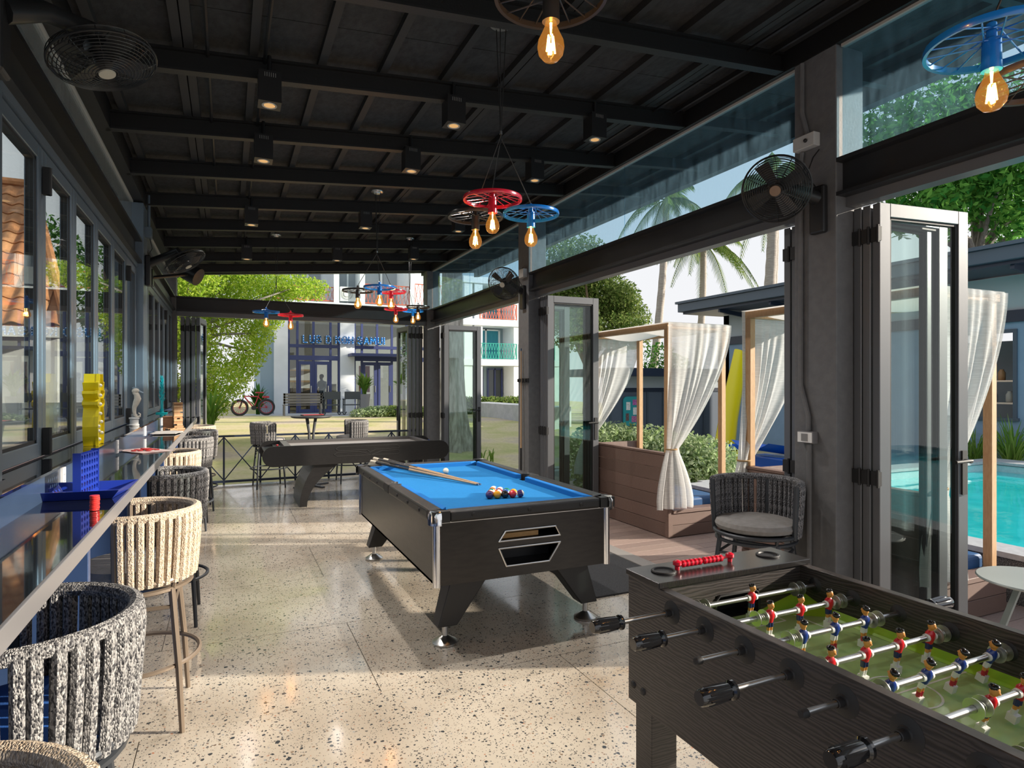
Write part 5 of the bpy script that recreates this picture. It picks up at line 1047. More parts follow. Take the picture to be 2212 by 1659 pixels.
# ================================================================ POOL AND POOL HOUSE
TILE = mat('pool_tile', (.42,.60,.62), .3, col2=(.50,.68,.70), ns=30); COPE = mat('coping_stone', (.38,.39,.41), .5, col2=(.46,.47,.49), ns=20); GRAN = mat('dark_pebble', (.05,.05,.05), .5, col2=(.32,.31,.29), ns=150, lo=.45, hi=.7)
def watermat():
    m = mat('pool_water', (.005,.45,.48), .04, col2=(.02,.56,.58), ns=2.5, bump=.35, bs=3.5, spec=.6, world=True); return m
pl_ = thing('swimming_pool', 'raised turquoise swimming pool behind the daybeds', 'pool', (0,0,0)); QX0, QX1, QY0, QY1 = 5.08, 11.1, -5.5, 6.0
m = MB(); m.box(QX0,QX0+.22,QY0,QY1,-.28,.31).box(QX1-.2,QX1,QY0,QY1,-.28,.31).box(QX0+.22,QX1-.2,QY1-.22,QY1,-.28,.31).box(QX0+.22,QX1-.2,QY0,QY0+.22,-.28,.31); m.build('pool_wall', GRAN, pl_)
m = MB(); m.box(QX0-.02,QX0+.26,QY0,QY1,.311,.35).box(QX1-.24,QX1+.3,QY0,QY1,.311,.35).box(QX0+.26,QX1-.24,QY1-.26,QY1+.1,.311,.35).box(QX0+.26,QX1-.24,QY0,QY0+.26,.311,.35); m.build('coping', COPE, pl_)
m = MB(); m.box(QX0+.22,QX0+.235,QY0+.2,QY1-.2,-.28,.30).box(QX1-.215,QX1-.2,QY0+.2,QY1-.2,-.28,.30).box(QX0+.22,QX1-.2,QY1-.235,QY1-.22,-.28,.30); m.build('tile_lining', TILE, pl_)
MB().box(QX0+.236, QX1-.216, QY0+.23, QY1-.236, -.27, .20).build('water', watermat(), pl_)
HB_ = mat('pool_house_blue', (.21,.31,.44), .7, col2=(.23,.34,.48), ns=3); HBD = mat('pool_house_slate', (.10,.13,.18), .7); ROOFM = mat('roof_slate_metal', (.07,.095,.13), .45); LITE = mat('pale_render', (.46,.52,.57), .75)
t = thing('pool_house', 'blue pool house with overhanging slate roof across the pool', 'building', (0,0,0)); HX = 12.2
wz0, wz1, wy0, wy1 = .96, 2.5, 6.02, 7.45
m = MB(); m.box(HX,HX+.2,5.0,wy0,-.28,2.62).box(HX,HX+.2,wy1,12.9,-.28,2.62).box(HX,HX+.2,wy0,wy1,-.28,wz0).box(HX,HX+.2,wy0,wy1,wz1,2.62).box(HX,HX+4,12.7,12.9,-.28,3.4).box(HX,HX+4,5.0,5.2,-.28,3.4); m.build('lower_wall', HB_, t)
MB().box(HX-.06,HX+.2,5.0,12.9,2.6205,2.82).build('band', NAVY, t); MB().box(HX,HX+.2,5.0,12.9,2.8205,3.42).build('upper_wall', LITE, t)
MB().box(HX-1.15,HX+4.5,4.6,13.4,3.50,3.72).build('roof_edge', ROOFM, t, bevel=.01); MB().box(HX-1.2,HX+4.5,4.55,13.45,3.7205,3.78).build('roof_capping', ROOFM, t); MB().box(HX-1.05,HX+4.4,4.7,13.3,3.44,3.4995).build('soffit', NAVY, t)
for y in (5.6,7.2,8.8,10.4,12.0): MB().bar((HX-1.0,y,3.42),(HX,y,3.30),.06,.10).build('bracket', NAVY, t)
o = MB().box(HX-.03,HX+.02,wy0,wy0+.06,wz0,wz1).box(HX-.03,HX+.02,wy1-.06,wy1,wz0,wz1).box(HX-.03,HX+.02,wy0+.06,wy1-.06,wz1-.06,wz1).box(HX-.05,HX+.02,wy0-.03,wy1+.03,wz0-.03,wz0+.02).build('serving_hatch', ROOFM, t)
m = MB(); m.box(HX+1.6,HX+1.7,wy0-.5,wy1+.5,0,2.4); m.build('back_wall', mat('kitchen_wall', (.30,.29,.27), .8), t)
for z in (1.2, 1.6): MB().box(HX+.5,HX+.9,wy0-.1,wy1+.1,z,z+.03).build('kitchen_shelf', BRUSH, t)
rg2 = random.Random(3)
for i in range(9): tag(MB().lathe([(.0001,0),(.055,0),(.06,.02),(.06,.14),(.035,.18),(.035,.20),(.0001,.20)], 10, (HX+.7,wy0+.08+i*.13,1.231 if i % 2 else 1.631)).build('kitchen_jar', [mat('jar_cream',(.55,.5,.42),.4), mat('jar_orange',(.5,.25,.1),.4), mat('jar_glass',(.35,.38,.4),.2)][i % 3]), 'small kitchen jar on the shelves inside the pool house hatch', 'jar', 'jars inside the pool house')
# lower annex with the notice board
t = thing('pool_annex', 'low slate-blue annex with dark flat roof behind the hedge', 'building', (0,0,0)); AY = 14.2
def aX(px): return onY(px, 800, AY).x
m = MB(); m.box(aX(1310), aX(1560), AY, AY+.2, -.28, 1.35); m.build('lower_wall', HBD, t); MB().box(aX(1310),aX(1560),AY-.02,AY+.2,1.3505,1.46).build('band', NAVY, t); MB().box(aX(1310),aX(1560),AY,AY+.2,1.4605,1.78).build('pale_panel', LITE, t)
MB().box(aX(1310),aX(1575),AY-.5,AY+2.5,1.7805,2.0).build('flat_roof', NAVY, t); 
for px in (1318,1398,1432,1520): MB().box(aX(px)-.03,aX(px)+.03,AY-.035,AY-.001,-.28,1.35).build('wall_batten', ROOFM, t)
t = thing('notice_board', 'teal rounded notice board with photos on the annex wall', 'notice board', (onY(1364,888,AY-.06).x, AY-.06, onY(1364,888,AY-.06).z)); hw, hh, rr_ = .27, .40, .12
pl = [(s*(hw-rr_)+rr_*math.cos(a), q_*(hh-rr_)+rr_*math.sin(a)) for s, q_, a0 in ((1,1,0),(-1,1,PI/2),(-1,-1,PI),(1,-1,1.5*PI)) for a in [a0+PI/2*i/5 for i in range(6)]]
MB().prism(pl, -.02, .02, 'xz').build('board', mat('board_teal', (.03,.36,.40), .5), t)
for i, (x, z, w_, h_, c_) in enumerate(((-.12,.14,.13,.22,(.7,.72,.7)),(.10,.24,.15,.15,(.35,.10,.30)),(.10,.0,.12,.20,(.72,.73,.72)),(-.15,-.16,.10,.20,(.10,.05,.05)),(.07,-.22,.16,.17,(.35,.12,.25)),(.2,.0,.06,.1,(.1,.4,.7)))): MB().box(x-w_/2,x+w_/2,-.026,-.021,z-h_/2,z+h_/2).build('pinned_photo', mat('photo_%d' % i, c_, .5, col2=tuple(min(1,v*1.8+.05) for v in c_), ns=30), t)
# yellow and blue slide
t = thing('water_slide', 'tall yellow water slide with blue chute beyond the daybeds', 'slide', (0,0,0)); YS = mat('slide_yellow', (.78,.62,.0), .3); BS = mat('slide_blue', (.01,.10,.50), .25)
P = [onY(1600,760,9.6), onY(1588,830,9.5), onY(1574,900,9.4), onY(1566,960,9.3)]
m = MB(); m.tube([tuple(v) for v in P], [.16,.20,.22,.24], 12, sq=.5); m.build('side_fin', YS, t); q_ = P[-1]; 
MB().box(q_.x-.26,q_.x+.40,q_.y-.2,q_.y+.2,q_.z-.10,q_.z+.02).build('blue_collar', BS, t, bevel=.03)
MB().box(q_.x-.22,q_.x+.36,q_.y-.17,q_.y+.17,-.28,q_.z-.1005).build('yellow_stand', YS, t, bevel=.04)
a_ = onY(1618,990,7.6); b_ = onY(1700,1005,6.9)
MB().grid(lambda u, v: (a_.x+(b_.x+.5-a_.x)*v, a_.y+(b_.y-a_.y)*v+.8*(u-.5), .50-.10*v+.5*(u-.5)**2), 10, 10).build('blue_chute', BS, t); MB().box(a_.x+.1,b_.x+.4,b_.y-.1,a_.y+.1,-.28,.40).build('chute_base', BS, t, bevel=.03)
# hedge of silver-green shrubs, paving ring
for i, (px, py, d, lab) in enumerate(((1300,955,9.0,'silver-green shrub at the left behind the further daybed'),(1350,955,9.2,'silver-green shrub behind the middle of the further daybed'),(1405,960,9.0,'silver-green shrub seen between the daybed posts'),(1475,975,8.8,'silver-green shrub right of the tied curtain'),(1525,985,8.6,'lowest silver-green shrub in front of the annex paving'),(1330,950,10,'silver-green shrub in the second row below the notice board'))):
    p_ = at(px, py, d); shrub('hedge_shrub', lab, (p_.x, p_.y, -.3), [(0,0,p_.z+.20,.50,.5,.40),(.25,.1,p_.z+.1,.4),(-.25,-.1,p_.z+.12,.4),(0,.2,p_.z-.1,.45)], 3600, .075, LF3, 30+i, 'shrub', 'silver hedge behind the daybeds', aspect=.5)
tag(MB().box(5.0, 9.0, 7.0, 9.4, -.28, -.20).build('ground_terrace_slab', COPE), 'grey stone terrace slab', kind='structure')
blades('reed_clump', 'clump of tall green reeds against the blue pool house wall', (11.78, 5.90, .0), 130, 1.15, .75, LF6, 41, wid=.009)
blades('reed_clump', 'second clump of green reeds left of the daybed post', (11.78, 6.45, .0), 100, 1.1, .7, LF6, 42, wid=.009)
# side table by the pool
t = thing('side_table', 'pale grey round patio table on the deck at the right edge', 'table', (3.72, 1.76, 0)); TG = mat('pale_grey_metal', (.36,.40,.39), .45, .2)
MB().lathe([(.0001,.55),(.24,.55),(.245,.556),(.24,.562),(.0001,.562)], 40).build('table_top', TG, t)
for a in (0.3, 2.4, 4.5): MB().bar((.06*math.cos(a),.06*math.sin(a),.545),(.24*math.cos(a),.24*math.sin(a),.0),.06,.008,up=(math.cos(a),math.sin(a),0)).build('leg', TG, t)
# ================================================================ LEFT NEIGHBOUR WITH TILED ROOF
t = thing('tiled_roof_house', 'neighbouring house with orange clay-tiled roof beyond the bar windows', 'house', (0,0,0))
TIL = [mat('clay_tile_%d' % i, c, .75, col2=tuple(v*.7 for v in c), ns=6) for i, c in enumerate(((.62,.27,.11),(.68,.33,.15),(.55,.22,.09)))]
EY, EZ, RY, RZ = 14.0, 2.62, 17.6, 6.1; sl_len = math.hypot(RY-EY, RZ-EZ); ang = math.atan2(RZ-EZ, RY-EY); cw, rh = .30, .37
tm = []
for i in range(3):
    m = MB(); k = 8
    for r, (yy_, dz) in enumerate(((0,.028),(rh*1.08,0))): pass
    prof = [(cw*j/k, .030*(1-math.cos(2*PI*j/k))) for j in range(k+1)]
    m.add([(x,0,z+.03) for x, z in prof]+[(x,rh*1.06,z) for x, z in prof]+[(x,0,z+.012) for x, z in prof], [(j,j+1,k+2+j,k+1+j) for j in range(k)]+[(2*k+2+j,2*k+3+j,j+1,j) for j in range(k)], True); tm.append(m.mesh('roof_tile', TIL[i]))
o = thing('tiled_slope', loc=(0,EY,EZ)); o.parent = t; o.rotation_euler = (ang,0,0); nr = int(sl_len/rh); cnt = 0
rgt = random.Random(2)
for r in range(nr):
    xr = -2.75-1.35*r/nr
    for c_ in range(26):
        x = -9.4+c_*cw
        if x+cw > xr or cnt >= 300 or x < -7.4: continue
        obj('roof_tile', tm[rgt.randrange(3)], o, loc=(x, r*rh, .02)); cnt += 1
m = MB(); m.add([(-9.4,EY,EZ),(-2.7,EY,EZ),(-4.1,RY,RZ),(-9.4,RY,RZ),(-9.4,EY,EZ-.12),(-2.7,EY,EZ-.12),(-4.1,RY+3,EZ-.1),(-9.4,RY+3,EZ-.1)], [(0,1,2,3),(4,5,1,0),(5,6,2,1),(7,6,5,4)]); m.build('roof_deck', mat('roof_underlay', (.42,.18,.08), .8), t)
m = MB(); m.tube([(-2.72,EY,EZ+.06),(-4.1,RY,RZ+.06)], .09, 8).tube([(-4.1,RY,RZ+.07),(-9.4,RY,RZ+.07)], .09, 8); m.build('ridge_cap', TIL[0], t)
MB().box(-9.3, -2.75, EY-.06, EY, EZ-.2, EZ-.01).build('fascia_board', mat('fascia_white', (.65,.63,.6), .7), t); MB().box(-9.2,-3.0,EY+.6,EY+.8,-.1,EZ-.12).build('house_wall', mat('render_white', (.58,.58,.57), .8, col2=(.5,.5,.5), ns=3), t)
for x in (-7.2,-5.0): o = MB().box(x-.5,x+.5,EY+.56,EY+.62,.8,2.0).build('house_window', mat('dark_pane', (.05,.06,.07), .15), t); MB().box(x-.56,x+.56,EY+.55,EY+.59,.74,.8).build('window_sill', MATS['fascia_white'], o)
tag(MB().box(-16, -1.6, 12.6, 12.7, -.1, 1.25).build('wall_yard', mat('yard_wall', (.50,.50,.49), .85, col2=(.40,.40,.39), ns=4)), 'grey yard wall outside the bar windows', kind='structure')
tree('yard_tree', 'dark green tree behind the orange-roofed house', (-5.0, 21, 0), [(0,0,0),(0,0,3),(0,0,5.5)], .2, [(0,0,5.0,1.4),(1.4,0,4.4,1.2),(-1.4,0,5.2,1.3),(2.2,.3,3.6,1.1)], 7000, .16, LF2, 51, BARKB)
# ================================================================ HOSTEL BUILDING ACROSS THE LAWN
BWH = mat('facade_white', (.74,.78,.82), .8, col2=(.78,.82,.86), ns=2); BGR = mat('facade_bluegrey', (.30,.40,.48), .8); FRM = mat('frame_indigo', (.045,.060,.17), .45); GLF = glassmat('shop_glass', (.62,.68,.70), 0, 0, 1.75)
BY = 29.0
def bp(px, py): return onY(px, py, BY)
t = thing('hostel_building', 'white and indigo two-storey building with lit letters across the lawn', 'building', (0,0,0)); G0 = .28
xl, xa, xb, xc, xd, xe = [bp(p, 800).x for p in (592, 622, 735, 766, 862, 990)]; zc0 = bp(680,778).z; zc1 = bp(680,768).z; zm0 = bp(680,751).z; zm1 = bp(680,744).z; z2 = bp(680,668).z; ztop = 12.0
for x0, x1 in ((xl, xa), (xb, xc), (xd+2.2, xd+3.0)): MB().box(x0, x1, BY, BY+.5, G0, z2).build('pier', BWH, t)
MB().box(xl-.55, xl, BY+.2, BY+7, G0, z2).build('side_wall', BGR, t); MB().box(xl-.6, xd+3.2, BY-.05, BY+.6, z2, z2+.35).build('floor_band', BWH, t)
def glaze(x0, x1, cols, dr):
    MB().box(x0, x1, BY+.10, BY+.22, zc0, zc1).build('transom_beam', FRM, t)
    MB().box(x0, x1, BY+.10, BY+.2, zm0, zm1).build('transom_rail', FRM, t)
    for c_ in cols: MB().box(c_-.05, c_+.05, BY+.12, BY+.2, G0, z2).build('mullion', FRM, t)
    cc = cols
    for a, b in zip(cc, cc[1:]):
        for zz0, zz1 in ((G0+.05, zc0), (zc1, zm0), (zm1, z2)): MB().box(a+.05, b-.05, BY+.155, BY+.165, zz0, zz1).build('window_pane', GLF, t)
    for a, b in dr:
        o = MB().box(a+.05,a+.15,BY+.1,BY+.17,G0+.02,zc0-.05).box(b-.15,b-.05,BY+.1,BY+.17,G0+.02,zc0-.05).box(a+.15,b-.15,BY+.1,BY+.17,zc0-.2,zc0-.05).box(a+.15,b-.15,BY+.1,BY+.17,G0+.02,G0+.17).build('glazed_door', FRM, t)
        MB().box(b-.13,b-.09,BY+.03,BY+.1,1.2,1.5).build('door_handle', BRUSH, o)
c1 = [bp(p,800).x for p in (624, 643, 678, 715, 733)]; glaze(xa, xb, c1, ((c1[1],c1[2]),(c1[2],c1[3])))
c2 = [bp(p,800).x for p in (767, 783, 816, 848, 880, 905)]; glaze(xc, xd+2.2, c2, ((c2[1],c2[2]),(c2[2],c2[3])))
MB().box(xc-.3, c2[4]+.3, BY-1.0, BY+.1, zc1-.02, zc1+.10).build('door_canopy', FRM, t)
# lobby interior
m = MB(); m.box(xl, xd+3, BY+6, BY+6.2, G0, z2).box(xl, xl+.2, BY+.5, BY+6, G0, z2); m.build('lobby_wall', mat('lobby_cream', (.55,.53,.50), .8), t); MB().box(xl, xd+3, BY+.3, BY+6, G0-.1, G0+.01).build('lobby_floor', mat('lobby_floor_m', (.40,.37,.33), .5), t)
MB().box(xl, xd+3, BY+.3, BY+6.2, z2-.1, z2).build('lobby_ceiling', BWH, t)
MB().box(c1[0]+.2, c1[3]-.1, BY+2.2, BY+2.9, G0+.02, G0+1.1).build('lobby_bar', mat('lobby_wood', (.30,.19,.10), .5), t); MB().box(c1[1],c1[3],BY+5.6,BY+5.95,G0+1.4,G0+1.5).box(c1[1],c1[3],BY+5.6,BY+5.95,G0+2.0,G0+2.08).build('lobby_shelf', MATS['lobby_wood'], t)
MB().box(c2[1]+.25,c2[1]+.75,BY+2,BY+2.2,G0+.9,G0+2.2).build('red_cabinet', mat('hydrant_red', (.4,.02,.03), .4), t)
m = MB(); m.box(c1[3]+.05,c1[4]+.1,BY+1.5,BY+1.9,G0+.02,G0+1.3); m.build('bookcase', mat('birch', (.5,.42,.30), .5), t)
# second-floor balconies with orange lattice railings
ORG = mat('coral_paint', (.62,.13,.06), .5); TEA = mat('teal_paint', (.02,.36,.28), .5)
def lattice(par, x0, x1, y, z0, z1, m_, step=.34, r=.018, top=True, nm='balcony_railing'):
    m = MB(); m.box(x0,x1,y-.02,y+.02,z1-.04,z1).box(x0,x1,y-.02,y+.02,z0,z0+.04); n_ = max(1, round((x1-x0)/step)); s = (x1-x0)/n_
    for i in range(n_):
        a = x0+i*s; m.bar((a,y,z0),(a+s*.5,y,z1),r,r,up=(0,1,0)).bar((a+s,y,z0),(a+s*.5,y,z1),r,r,up=(0,1,0)); m.bar((a,y,z1),(a+s*.5,y,z0),r,r,up=(0,1,0)).bar((a+s,y,z1),(a+s*.5,y,z0),r,r,up=(0,1,0))
    for x in (x0, (x0+x1)/2, x1): m.box(x-.025,x+.025,y-.025,y+.025,z0-.05,z1)
    return m.build(nm, m_, par)
zb0 = z2+.35; MB().box(xl, xd+3.2, BY+1.2, BY+6, zb0, ztop).build('upper_wall', BWH, t)
for a, b in ((600, 722), (788, 886), (897, 960)): lattice(t, bp(a,640).x, bp(b,640).x, BY+.1, zb0+.05, bp(a,612).z, ORG)
for p in (727, 783, 891): x = bp(p,640).x; MB().box(x-.12, x+.12, BY, BY+1.3, zb0, ztop).build('balcony_pier', BWH, t)
for a, b in ((640, 700), (740, 780), (800, 870)): x0, x1 = bp(a,640).x, bp(b,640).x; o = MB().box(x0,x1,BY+1.15,BY+1.2,zb0+.02,zb0+2.4).build('balcony_door', mat('curtain_grey', (.30,.34,.38), .5), t); MB().box((x0+x1)/2-.04,(x0+x1)/2+.04,BY+1.1,BY+1.149,zb0+.02,zb0+2.4).build('door_stile', BWH, o)
x = bp(757,640).x; o = MB().box(x-.42,x+.42,BY+.2,BY+.6,zb0+.12,zb0+.78).build('air_conditioner', WHITE, t, bevel=.02); MB().ring((x-.12,BY+.19,zb0+.45), .24, .02, 24, 5, 'y').ring((x-.12,BY+.19,zb0+.45), .14, .015, 24, 5, 'y').build('fan_grille', mat('grille_grey', (.4,.4,.4), .5), o)
tag(MB().box(xl-1.4, xd+6, BY-3.3, BY+.2, -.2, G0).build('ground_terrace', mat('terrace_concrete', (.52,.52,.51), .8, col2=(.46,.46,.45), ns=3)), 'pale terrace in front of the building', kind='structure')
# marquee letters
STK = {'L':[[(0,1),(0,0),(.55,0)]], 'U':[[(0,1),(0,.2),(.12,0),(.5,0),(.62,.2),(.62,1)]], 'B':[[(0,0),(0,1),(.42,1),(.55,.85),(.55,.65),(.4,.52),(0,.52)],[(.4,.52),(.6,.38),(.6,.14),(.45,0),(0,0)]], 'D':[[(0,0),(0,1),(.38,1),(.6,.75),(.6,.25),(.38,0),(0,0)]],
       'K':[[(0,0),(0,1)],[(.6,1),(.02,.48)],[(.2,.62),(.64,0)]], 'O':[[(.2,0),(0,.25),(0,.75),(.2,1),(.5,1),(.7,.75),(.7,.25),(.5,0),(.2,0)]], 'H':[[(0,0),(0,1)],[(.62,0),(.62,1)],[(0,.5),(.62,.5)]],
       'S':[[(.56,.82),(.42,1),(.14,1),(0,.85),(0,.65),(.14,.52),(.42,.48),(.56,.36),(.56,.15),(.42,0),(.14,0),(0,.16)]], 'A':[[(0,0),(.34,1),(.68,0)],[(.14,.32),(.54,.32)]], 'M':[[(0,0),(.08,1),(.4,.3),(.72,1),(.8,0)]], 'I':[[(.0,0),(.0,1)]]}
LBL = mat('letter_blue', (.0,.20,.62), .4); LBU = mat('letter_bulb', (.9,.92,.95), .3, emis=(.9,.95,1), es=.4)
p0 = bp(652, 744); p1 = bp(831, 748); hgt = bp(652,729).z-p0.z; wid = p1.x-p0.x; txt = 'LUB D KOH SAMUI'; adv = {'I':.34,'M':1.12,' ':.42}; tot = sum(adv.get(ch,.92) for ch in txt)
t2 = thing('marquee_sign', 'blue marquee letters reading LUB D KOH SAMUI on the building front', 'sign', (p0.x, BY-.14, zm1)); s = wid/tot; x = 0; bu = MB().ball((0,0,0), .014, 8, 5).mesh('sign_bulb', LBU)
for ch in txt:
    if ch != ' ':
        m = MB(); pts_ = []
        for st_ in STK[ch]:
            for a, b in zip(st_, st_[1:]):
                A_ = Vector((a[0]*s*.92, 0, a[1]*hgt)); B_ = Vector((b[0]*s*.92, 0, b[1]*hgt)); d = (B_-A_).normalized()*.045; m.bar(A_-d*.5, B_+d*.5, .052, .12, up=(0,1,0))
                k = max(1, round((B_-A_).length/.105)); pts_ += [A_.lerp(B_, i/k) for i in range(k+1)]
        o = m.build('letter', LBL, t2, loc=(x+.05, 0, .07)); done = []
        for q_ in pts_:
            if all((q_-d_).length > .08 for d_ in done): done.append(q_); obj('sign_bulb', bu, o, loc=(q_.x, -.06, q_.z))
    x += adv.get(ch,.92)*s
# terrace furniture
GW = mat('bench_grey', (.20,.19,.18), .6)
a = bp(602,880); b = bp(687,880); t = thing('slatted_bench', 'grey slatted bench in front of the white building', 'bench', (a.x, 26.6, G0)); L_ = (b.x-a.x)*.92
for i in range(4): MB().box(0,L_,-.03,.0,.50+i*.11,.59+i*.11).build('back_slat', GW, t)
for i in range(4): MB().box(0,L_,.02+i*.11,.11+i*.11,.42,.45).build('seat_slat', GW, t)
for x in (.05, L_-.05): MB().box(x-.03,x+.03,-.03,.03,0,.92).box(x-.03,x+.03,.40,.46,0,.42).box(x-.03,x+.03,.0,.46,.36,.419).build('bench_leg', GW, t)
def rocker(x, lab, y=26.6):
    t = thing('rocking_chair', lab, 'chair', (x, y, G0)); RC = mat('rocker_metal', (.06,.07,.08), .5)
    MB().box(-.33,.33,-.03,.0,.66,.98).build('backrest', RC, t); MB().box(-.30,.30,.0,.5,.40,.44).build('seat', RC, t)
    for s in (-1,1):
        for y_ in (.05,.45): MB().bar((s*.31,y_,.08),(s*.31,y_*.9,.66),.04,.04).build('leg', RC, t)
        MB().tube([(s*.31,-.35,.14),(s*.31,0,.03),(s*.31,.3,.02),(s*.31,.65,.09)], .022, 6).build('rocker', RC, t); MB().box(s*.31-.03,s*.31+.03,-.02,.5,.64,.68).build('armrest', RC, t)
rocker(bp(715,880).x*.93, 'dark rocking chair beside the slatted bench'); rocker(bp(758,880).x*.93, 'dark rocking chair left of the potted plant')
blades('potted_plant', 'spiky green plant in a grey pot left of the entrance', (bp(779,880).x, BY-.9, G0), 60, 1.15, .62, LF6, 61, pot=(.26,.85), wid=.05)
blades('potted_plant', 'spiky green plant in a grey pot right of the entrance', (bp(858,880).x, BY-.9, G0), 60, 1.15, .62, LF6, 62, pot=(.26,.85), wid=.05)
# bicycle
t = thing('bicycle', 'red fat-tyre bicycle parked at the left end of the terrace', 'bicycle', (at(547,895,25.5).x, at(547,895,25.5).y, G0+.0), .18); TY = mat('tyre', (.04,.04,.042), .8); BRD = mat('bike_red', (.5,.03,.05), .35)
for x in (-.52,.52):
    o = MB().ring((x,0,.34), .30, .045, 32, 8, 'y').build('wheel', TY, t); m = MB(); m.ring((x,0,.34), .25, .014, 28, 5, 'y'); [m.tube([(x,0,.34),(x+.25*math.cos(q_),0,.34+.25*math.sin(q_))], .005, 4) for q_ in [PI*i/7 for i in range(14)]]; m.cyl((x,-.05,.34),(x,.05,.34),.025,n=8).build('rim_spokes', BRD, o)
m = MB(); P = {'h':(-.36,0,.80),'s':(.20,0,.78),'b':(.02,0,.32),'r':(.52,0,.34),'f':(-.52,0,.34)}
for a_, b_, r in (('h','s',.022),('h','b',.028),('b','s',.02),('b','r',.015),('s','r',.013)): m.tube([P[a_],P[b_]], r, 8)
m.build('bike_frame', BRD, t); MB().tube([(-.36,0,.92),P['h'],(-.44,.06,.55),(-.52,.07,.34)], .018, 6).tube([P['h'],(-.44,-.06,.55),(-.52,-.07,.34)], .016, 6).build('fork', TY, t)
MB().tube([(-.44,-.32,.98),(-.36,-.1,.95),(-.36,.1,.95),(-.44,.32,.98)], .015, 6).cyl((-.36,0,.8),(-.36,0,.95),.016,n=6).build('handlebar', TY, t); MB().cyl((.20,0,.76),(.23,0,.92),.014,n=6).box(.10,.40,-.07,.07,.92,.97).build('saddle', BRD, t, bevel=.015)
MB().box(.36,.62,-.06,.06,.72,.80).build('rear_bag', BRD, t, bevel=.02); MB().cyl((.02,-.06,.32),(.02,.06,.32),.09,n=16).build('crank', TY, t)
for i, (px, lab) in enumerate(((815,'low green border shrub in front of the entrance'),(850,'low green border shrub right of the entrance'),(890,'low green border shrub towards the garden corner'))):
    p_ = onY(px, 893, 24.5); shrub('border_shrub', lab, (p_.x, 24.5, .2), [(0,0,.25,.7,.6,.28),(.5,.2,.2,.6,.5,.25),(-.5,0,.2,.6,.5,.25)], 3500, .10, LF4 if i else LF3, 70+i, 'shrub', 'border shrubs by the terrace')
# ================================================================ RIGHT WING WITH BALCONIES
t = thing('balcony_wing', 'pale wing with teal and coral balcony railings at the right', 'building', (0,0,0)); WY = 41.0
def wp(px, py): return onY(px, py, WY)
x0, x1 = wp(1000,800).x, wp(1210,800).x; zf1 = wp(1060,776).z; zf2 = wp(1060,690).z; zf3 = wp(1060,600).z
MB().box(x0, x1, WY+2, WY+2.3, 0, zf3+3).build('rear_wall', BGR, t)
for z in (zf1, zf2, zf3): MB().box(x0, x1, WY-.1, WY+2, z-.45, z).build('balcony_slab', BWH, t)
for p in (1012, 1034, 1118, 1200): x = wp(p,800).x; MB().box(x-.3, x+.3, WY, WY+2, 0, zf3).build('wing_pier', BWH, t)
def wwin(a, b, z0, z1, cm): 
    xa_, xb_ = wp(a,800).x, wp(b,800).x; o = MB().box(xa_,xb_,WY+1.9,WY+1.99,z0,z1).build('wing_window', cm, t)
    m = MB(); [m.box(x-.06,x+.06,WY+1.8,WY+1.9,z0,z1) for x in (xa_,(xa_+xb_)/2,xb_)]; m.box(xa_,xb_,WY+1.8,WY+1.9,z1-.1,z1); m.build('window_frame', FRM if z0 < 2 else BWH, o)
CUT = mat('teal_curtain', (.02,.20,.30), .7, col2=(.05,.30,.40), ns=12, stretch=(6,1,.2)); DKP = mat('dark_glass', (.04,.05,.06), .05, spec=.8)
wwin(1040,1100,zf1+.05,zf1+2.3,CUT); wwin(1040,1100,zf2+.05,zf2+2.3,CUT); wwin(1035,1063,.6,zf1-.6,DKP); wwin(1075,1106,.6,zf1-.6,DKP); wwin(1125,1190,.6,zf1-.6,DKP); wwin(1130,1190,zf1+.05,zf1+2.3,CUT)
lattice(t, wp(1037,800).x, wp(1116,800).x, WY, zf1+.05, zf1+1.15, TEA, .42, .03); lattice(t, wp(1037,800).x, wp(1116,800).x, WY, zf2+.05, zf2+1.15, ORG, .42, .03)
lattice(t, wp(1121,800).x, wp(1198,800).x, WY, zf1+.05, zf1+1.15, TEA, .42, .03)
# concrete planter and slope shrubs
t = thing('concrete_planter', 'curved raw concrete planter wall on the lawn', 'planter', (0,0,0)); A_ = onY(1022,885,24); B_ = onY(1125,905,17.5); P = []
for i in range(13): u = i/12; P.append((A_.x+(B_.x+1.2-A_.x)*u, A_.y+(B_.y-A_.y)*u-1.2*math.sin(PI*u)*.6))
m = MB(); m.prism(P+[(x+.9, y+.5) for x, y in P[::-1]], -.1, .82); m.build('planter_wall', mat('raw_concrete', (.40,.41,.42), .85, col2=(.48,.49,.50), ns=5), t)
shrub('border_shrub', 'long green shrub behind the concrete planter', (wp(1070,870).x*.62, WY*.62, .2), [(-1.5+i*.7,0,.45,.7,.5,.4) for i in range(6)], 6000, .14, LF4, 81, 'shrub', aspect=.5)
for i, (px, py, d) in enumerate(((1040,985,12.0),(1058,990,12.6))): blades('lawn_weed', ['tuft of upright green weeds on the bare slope, left one','tuft of upright green weeds on the bare slope, right one'][i], at(px, py, d)-Vector((0,0,.1)), 14, .38, .12, LF6, 90+i, wid=.012)

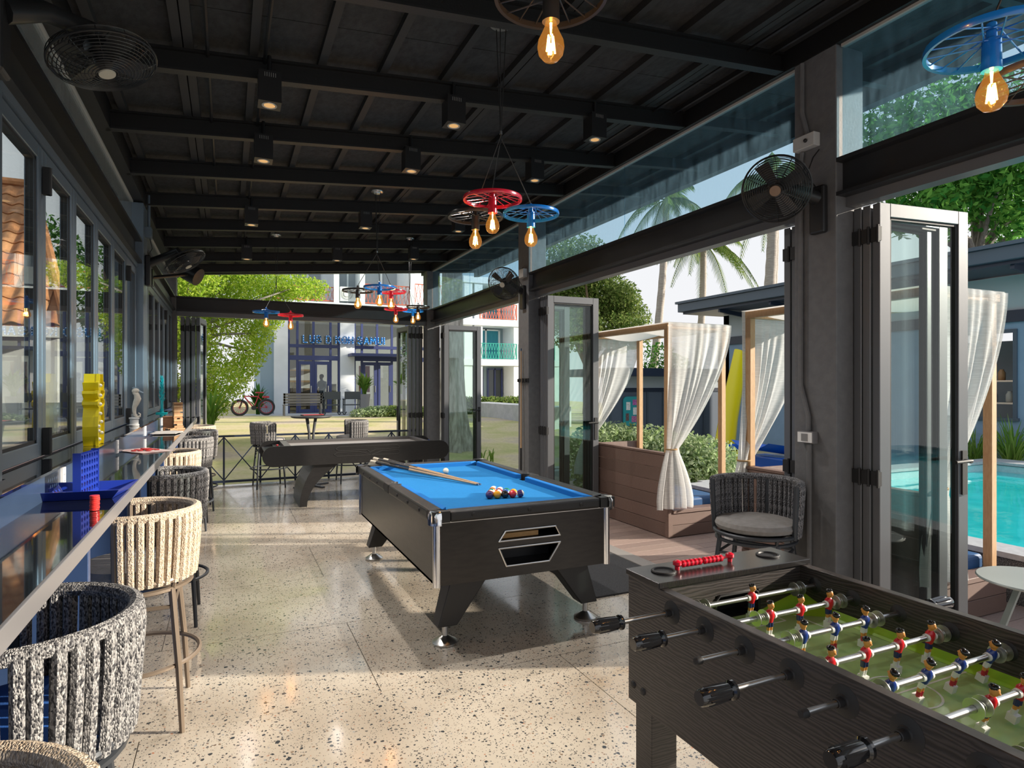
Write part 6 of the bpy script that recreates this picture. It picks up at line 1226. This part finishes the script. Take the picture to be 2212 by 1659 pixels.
# ================================================================ PERSON INSIDE THE LOBBY
def person(lab, loc, rz, shirt, trousers):
    t = thing('person', lab, 'person', loc, rz); SKN = mat('skin_tone', (.30,.17,.11), .6)
    V = [(0,0,.92),(0,0,1.12),(0,.02,1.36),(0,.03,1.46),(0,.05,1.52),(0,.06,1.62),(.18,.02,1.38),(.24,.04,1.12),(.18,.24,1.02),(.10,.38,1.02),(-.18,.02,1.38),(-.24,.04,1.12),(-.18,.24,1.02),(-.10,.38,1.02),(.10,0,.86),(.11,.03,.48),(.11,0,.06),(.11,.14,.03),(-.10,0,.86),(-.11,.03,.48),(-.11,0,.06),(-.11,.14,.03)]
    E_ = [(0,1),(1,2),(2,3),(3,4),(4,5),(2,6),(6,7),(7,8),(8,9),(2,10),(10,11),(11,12),(12,13),(0,14),(14,15),(15,16),(16,17),(0,18),(18,19),(19,20),(20,21)]
    R_ = [.15,.14,.15,.055,.08,.085,.065,.045,.038,.03,.065,.045,.038,.03,.095,.065,.05,.04,.095,.065,.05,.04]
    me = bpy.data.meshes.new('body'); me.from_pydata(V, E_, []); me.materials.append(shirt); o = obj('body', me, t)
    sk_ = o.modifiers.new('skin', 'SKIN')
    for v, r in zip(me.skin_vertices[0].data, R_): v.radius = (r, r*.8)
    me.skin_vertices[0].data[0].use_root = True; o.modifiers.new('smooth', 'SUBSURF').levels = 2; o.modifiers['smooth'].render_levels = 2
    MB().ball((0,.03,1.66), .105, 14, 9, (1,1.05,.95)).build('hair', mat('black_hair', (.012,.011,.010), .5), t)
    MB().ball((0,.085,1.60), .082, 14, 9, (.9,.75,1.15)).ball((0,.15,1.595), .014, 6, 4).build('face', SKN, t)
    MB().tube([(.11,.0,.03),(.11,.02,.5),(.10,.0,.9)], [.065,.085,.115], 10).tube([(-.11,.0,.03),(-.11,.02,.5),(-.10,.0,.9)], [.065,.085,.115], 10).build('trousers', trousers, t)
    return t
person('person with black hair in a white shirt behind the glass doors', (bp(703,850).x, BY+1.1, G0+.01), PI*.75, mat('white_shirt', (.7,.72,.74), .8), mat('dark_trousers', (.03,.035,.05), .8))
